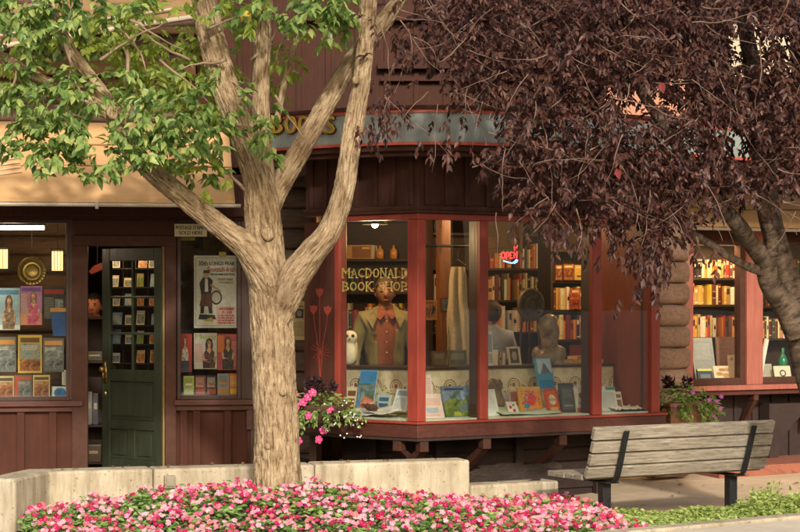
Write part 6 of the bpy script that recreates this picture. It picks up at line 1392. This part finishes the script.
# ================================================================== people
def skin_geo(joints, bones, root, lv=2):
    names = list(joints); me = bpy.data.meshes.new('sk'); me.from_pydata([joints[n][0] for n in names], [(names.index(a), names.index(b)) for a, b in bones], [])
    ob = bpy.data.objects.new('sk', me); COL.objects.link(ob); ob.modifiers.new('skin', 'SKIN')
    for i, n in enumerate(names):
        r = joints[n][1]; me.skin_vertices[0].data[i].radius = r if isinstance(r, tuple) else (r, r)
        me.skin_vertices[0].data[i].use_root = n == root
    s_ = ob.modifiers.new('sub', 'SUBSURF'); s_.levels = lv; s_.render_levels = lv
    bpy.context.view_layer.update(); dg = bpy.context.evaluated_depsgraph_get(); m2 = bpy.data.meshes.new_from_object(ob.evaluated_get(dg))
    vs = [v.co.copy() for v in m2.vertices]; fs = [tuple(q.vertices) for q in m2.polygons]
    bpy.data.objects.remove(ob); bpy.data.meshes.remove(m2); bpy.data.meshes.remove(me); return vs, fs
def person(label, base, yaw, sc_, hair_c, shirt_c, trouser_c, jacket_c=None, skin=M_skin, sleeves='long'):
    J = {'pelvis': ((0, 0, .96), (.15, .11)), 'waist': ((0, 0, 1.1), (.14, .105)), 'chest': ((0, .01, 1.3), (.165, .115)), 'collar': ((0, .02, 1.42), (.1, .08)), 'nape': ((0, .018, 1.485), (.064, .06)), 'neck': ((0, .008, 1.53), .056), 'skull': ((0, .0, 1.6), (.06, .07))}
    HD = -.04
    Bn = [('pelvis', 'waist'), ('waist', 'chest'), ('chest', 'collar'), ('collar', 'nape'), ('nape', 'neck'), ('neck', 'skull')]
    for s_, t in ((-1, 'l'), (1, 'r')):
        J.update({'sh'+t: ((s_*.175, .015, 1.41), .062), 'el'+t: ((s_*.255, .03, 1.13), .043), 'wr'+t: ((s_*.265, -.06, .89), .029), 'pa'+t: ((s_*.262, -.085, .82), (.034, .02)),
                  'hi'+t: ((s_*.09, 0, .88), .085), 'kn'+t: ((s_*.1, -.015, .5), .058), 'an'+t: ((s_*.105, .02, .09), .04), 'to'+t: ((s_*.115, -.15, .035), (.035, .03))})
        Bn += [('collar', 'sh'+t), ('sh'+t, 'el'+t), ('el'+t, 'wr'+t), ('wr'+t, 'pa'+t), ('pelvis', 'hi'+t), ('hi'+t, 'kn'+t), ('kn'+t, 'an'+t), ('an'+t, 'to'+t)]
        for q in range(4):
            fx = s_*(.262)+(0); fy = -.085-.026+q*.017; ln = (.07, .08, .076, .06)[q]
            J['f%d%s' % (q, t)] = ((fx, fy-.008, .785), .0095); J['g%d%s' % (q, t)] = ((fx-s_*.012, fy-.012, .785-ln*.55), .0085); J['h%d%s' % (q, t)] = ((fx-s_*.03, fy-.01, .785-ln), .007)
            Bn += [('pa'+t, 'f%d%s' % (q, t)), ('f%d%s' % (q, t), 'g%d%s' % (q, t)), ('g%d%s' % (q, t), 'h%d%s' % (q, t))]
        J['t0'+t] = ((s_*.25, -.125, .83), .011); J['t1'+t] = ((s_*.235, -.14, .79), .009); Bn += [('pa'+t, 't0'+t), ('t0'+t, 't1'+t)]
    M = Matrix.Translation(base) @ Matrix.Rotation(yaw, 4, 'Z') @ Matrix.Scale(sc_, 4)
    t = thing('person', label, 'person', base)
    vs, fs = skin_geo(J, Bn, 'pelvis'); mb = MB(); mb.add([M @ v for v in vs], fs)
    def b(c, r, m=0, fn=None): mb.ball(M @ V((c[0], c[1], c[2]+HD)), V(r)*sc_, m, 20, 14, fn, M.to_3x3().normalized())
    R3 = M.to_3x3().normalized()
    def skull(q, p):
        k = max(0, -p.z); return V((q.x*(1-.3*k**1.6), q.y*(1-.12*k) - .012*k, q.z))
    b((0, -.004, 1.668), (.078, .1, .118), 0, skull); b((0, -.105, 1.645), (.013, .02, .024))
    for s_ in (-1, 1): b((s_*.079, .008, 1.655), (.011, .021, .032))
    bo = obj('body', mb, skin, t, smooth=True); rmm = bo.modifiers.new('r', 'REMESH'); rmm.mode = 'VOXEL'; rmm.voxel_size = .008; rmm.use_smooth_shade = True
    sm2 = bo.modifiers.new('s', 'SMOOTH'); sm2.factor = .5; sm2.iterations = 3
    for s_ in (-1, 1):
        m = MB(); m.ball(M @ V((s_*.031, -.094, 1.675+HD)), V((.012, .007, .006))*sc_, 0, 10, 7, None, R3); obj('eye', m, flat(rgb(50, 40, 36), .25), t, smooth=True)
        m = MB(); m.ball(M @ V((s_*.032, -.096, 1.692+HD)), V((.019, .007, .004))*sc_, 0, 10, 7, None, R3); obj('eyebrow', m, flat(hair_c, .7), t, smooth=True)
    m = MB(); m.ball(M @ V((0, -.098, 1.602+HD)), V((.024, .008, .006))*sc_, 0, 10, 7, None, R3); obj('mouth', m, flat(rgb(150, 84, 72), .5), t, smooth=True)
    hm = MB(); hm.ball(M @ V((0, .008, 1.685+HD)), V((.09, .112, .113))*sc_, 0, 34, 24, lambda q, p: q*(1+.05*noise.noise(p*6)), R3)
    Mi = M.inverted()
    def hkeep(f):
        c = Mi @ (sum((hm.v[i] for i in f), V())/len(f)); t_ = max(0, min(1, (c.y+.055)/.09)); return c.z-HD > 1.738-.14*t_+.012*noise.noise(c*40)
    hm.f = [f for f in hm.f if hkeep(f)]; hm.m = [0]*len(hm.f)
    ho = obj('hair', hm, rough_mat('hair', tuple(x*.8 for x in hair_c), tuple(x*1.3 for x in hair_c), (6, 6, 2), 14, .6, .8, .01), t, smooth=True); so2 = ho.modifiers.new('s', 'SOLIDIFY'); so2.thickness = .012; so2.offset = -1
    def shell(name, keep, grow, col, cut=None, mt=None):
        j = {n: (J[n][0], tuple(x*grow+.012 for x in (J[n][1] if isinstance(J[n][1], tuple) else (J[n][1],)*2))) for n in keep}
        bo = [q for q in Bn if q[0] in keep and q[1] in keep]; vs, fs = skin_geo(j, bo, keep[0], 3)
        if cut: fs = [f for f in fs if not cut(sum((vs[i] for i in f), V())/len(f))]
        ctr = lambda v: V((v.x*.0, 0, v.z)); fold_ = .014 if name == 'jacket' else .004
        vs = [v+(V((v.x, v.y, 0)).normalized() if abs(v.x) < .2 else V((v.x-math.copysign(.24, v.x), v.y, 0)).normalized())*fold_*(noise.noise(V((v.x*9, v.y*9, v.z*5)))+.7*noise.noise(V((v.x*22+v.z*9, v.y*22, v.z*10)))) for v in vs]
        m = MB(); m.add([M @ (v*1.0) for v in vs], fs); o = obj(name, m, mt or flat(col, .85), t, smooth=True); return o
    arms = ['shl', 'shr', 'ell', 'elr'] + (['wrl', 'wrr'] if sleeves == 'long' else [])
    shell('shirt', ['pelvis', 'waist', 'chest', 'collar', 'nape', 'neck']+arms, 1.03, shirt_c, lambda c: c.z > 1.515+.5*c.y)
    shell('trousers', ['pelvis', 'hil', 'hir', 'knl', 'knr', 'anl', 'anr'], 1.06, trouser_c)
    sh = MB()
    for s_ in (-1, 1): sh.ball(M @ V((s_*.115, -.06, .045)), V((.052, .14, .05))*sc_, 0, 14, 8, None, M.to_3x3().normalized())
    obj('shoe', sh, M_black, t, smooth=True)
    if jacket_c:
        jk = shell('jacket', ['pelvis', 'waist', 'chest', 'collar', 'nape', 'neck']+arms, 1.14, jacket_c, lambda c: (abs(c.x) < .055+.05*max(0, min(1, (c.z-1.0)/.4))+.012*noise.noise(V((c.z*6, c.x > 0, 1))) and c.y < -.02 and c.z > .8) or c.z > 1.52 or c.z < .82 and abs(c.x) < .2,
                   rough_mat('olive_jacket_cloth', jacket_c, tuple(x*1.25 for x in jacket_c), (1, 1, 1), 7, .85, .8, .02))
        so_ = jk.modifiers.new('s', 'SOLIDIFY'); so_.thickness = .008
        cl = MB()
        for s_ in (-1, 1): cl.add([M @ V(q) for q in ((s_*.06, -.03, 1.515), (s_*.1, -.01, 1.5), (s_*.155, -.1, 1.41), (s_*.11, -.15, 1.33), (s_*.075, -.12, 1.42))], [(0, 1, 2, 3, 4)])
        sc2 = MB()
        for s_ in (-1, 1): sc2.add([M @ V(q) for q in ((s_*.02, -.075, 1.475), (s_*.065, -.035, 1.49), (s_*.08, -.095, 1.43), (s_*.045, -.125, 1.4), (s_*.008, -.115, 1.45))], [(0, 1, 2, 3, 4)])
        o = obj('shirt_collar', sc2, flat(tuple(x*1.02 for x in shirt_c), .85), t); so_ = o.modifiers.new('s', 'SOLIDIFY'); so_.thickness = .006
        bn_ = MB()
        for q in range(4): bn_.ball(M @ V((.004, -.142-.006*(q == 1), 1.39-q*.085)), .007, seg=8, ring=5)
        obj('shirt_buttons', bn_, M_cream, t, smooth=True)
        o = obj('collar', cl, flat(tuple(x*1.1 for x in jacket_c), .85), jk); so_ = o.modifiers.new('s', 'SOLIDIFY'); so_.thickness = .01
    return t
pm = BL.pt(385, 340, 1.0)
person('man in an open olive jacket and rust shirt standing behind the lettered glass', V((pm.x, pm.y, FL)), .08, 1.1, rgb(84, 64, 46), rgb(146, 80, 46), rgb(60, 56, 54), rgb(128, 114, 66))
pw_ = BF.pt(491, 340, 1.25)
person('person in a grey T-shirt turned away behind the mullion near the neon sign', V((pw_.x, pw_.y, FL)), math.pi+.5, .98, rgb(50, 38, 30), rgb(150, 156, 166), rgb(50, 54, 66), None, sleeves='short')
pd = at(94, 300, 19.0)
person('dark-haired person dimly lit at the counter inside the open doorway', V((pd.x, pd.y-.0, FL)), -.1, 1.02, rgb(26, 22, 22), rgb(34, 32, 34), rgb(30, 30, 32), None, skin=M_skin2)

# ================================================================== across the street (seen only mirrored in the panes)
rr = random.Random(91); M_far = leaf_mat('street_tree_leaves', [rgb(40, 56, 28), rgb(60, 80, 38), rgb(84, 104, 52)], .5, .25)
for x, y, hgt, lab in ((-5.5, -9, 7, 'broad street tree across the road, left of the camera'), (.8, -11, 7.6, 'tallest street tree across the road behind the camera'), (6.5, -9.5, 6.8, 'street tree across the road, right of the camera')):
    t = thing('street_tree', lab, 'tree', V((x, y, 0)), 'street trees across the road'); mb = MB(); limb(mb, [(V((x, y, -.05)), .22), (V((x+.1, y, 1.5)), .17), (V((x, y, 3.2)), .15), (V((x+.2, y, hgt-1.5)), .05)], seg=18, k=6); obj('trunk', mb, M_bark, t, smooth=True)
    cm = MB()
    for _ in range(1600):
        d_ = rdir(rr)*rr.uniform(.45, 1)**.6; p = V((x+d_.x*3.3, y+d_.y*2.4, hgt*.56+d_.z*hgt*.42))
        if noise.noise(p*.9) < -.12: continue
        leaf(cm, p, rdir(rr)+V((0, 0, -.5)), UP+rdir(rr)*.6, rr.uniform(.25, .42), rr.uniform(.14, .24), 0)
    obj('crown', cm, M_far, t)
ob_ = thing('opposite_building', 'low brown shop building across the road behind the street trees', 'building', V((0, -17, 0)))
mb = MB(); mb.box(Matrix(), -16, 16, -24, -17, -.02, 4.6); obj('wall', mb, M_board2, ob_)
mb = MB(); mb.box(Matrix(), -16.4, 16.4, -24.4, -16.2, 4.601, 4.9); obj('roof', mb, M_conc, ob_)
for k in range(6):
    mb = MB(); mb.box(Matrix(), -14+k*4.8, -10.8+k*4.8, -16.99, -16.94, .8, 2.8); fo_ = obj('window', mb, M_frame_d, ob_)
    mb = MB(); mb.box(Matrix(), -13.9+k*4.8, -10.9+k*4.8, -16.939, -16.93, .9, 2.7); obj('pane', mb, flat(rgb(70, 76, 80), .1), fo_)
# ================================================================== light, sky, camera
w = bpy.data.worlds.new('World'); sc.world = w; w.use_nodes = True; nt = w.node_tree
sky = nt.nodes.new('ShaderNodeTexSky'); sky.sky_type = 'NISHITA'; sky.sun_disc = False
EL, AZ = 26, 171                           # sun elevation; bearing the light comes from (behind the camera, to the right)
sky.sun_elevation = math.radians(EL); sky.sun_rotation = math.radians(AZ); sky.dust_density = 5; sky.ozone_density = .6; sky.air_density = 1.2
bg = nt.nodes['Background']; bg.inputs['Strength'].default_value = .135; nt.links.new(sky.outputs[0], bg.inputs[0])
ld = bpy.data.lights.new('sun', 'SUN'); ld.energy = 2.45; ld.angle = math.radians(2.5); ld.color = (1, .935, .84)
so = bpy.data.objects.new('sun', ld); COL.objects.link(so)
sd = V((math.sin(math.radians(AZ))*math.cos(math.radians(EL)), math.cos(math.radians(AZ))*math.cos(math.radians(EL)), math.sin(math.radians(EL))))
so.rotation_euler = (-sd).to_track_quat('-Z', 'Y').to_euler(); so.location = sd*20
cd = bpy.data.cameras.new('camera'); cd.lens = F/800*36; cd.sensor_width = 36; cd.shift_y = 34/800; cd.clip_end = 1000
co = bpy.data.objects.new('camera', cd); COL.objects.link(co); co.location = (0, 0, H); co.rotation_euler = (math.pi/2, 0, 0); sc.camera = co
sc.view_settings.view_transform = 'Standard'; sc.view_settings.look = 'None'; sc.view_settings.exposure = .3; sc.view_settings.gamma = 1
sc.view_settings.use_curve_mapping = False
cy = sc.cycles; cy.use_denoising = True; cy.max_bounces = 8; cy.transparent_max_bounces = 16; cy.diffuse_bounces = 3; cy.sample_clamp_indirect = 4; cy.caustics_reflective = False; cy.caustics_refractive = False
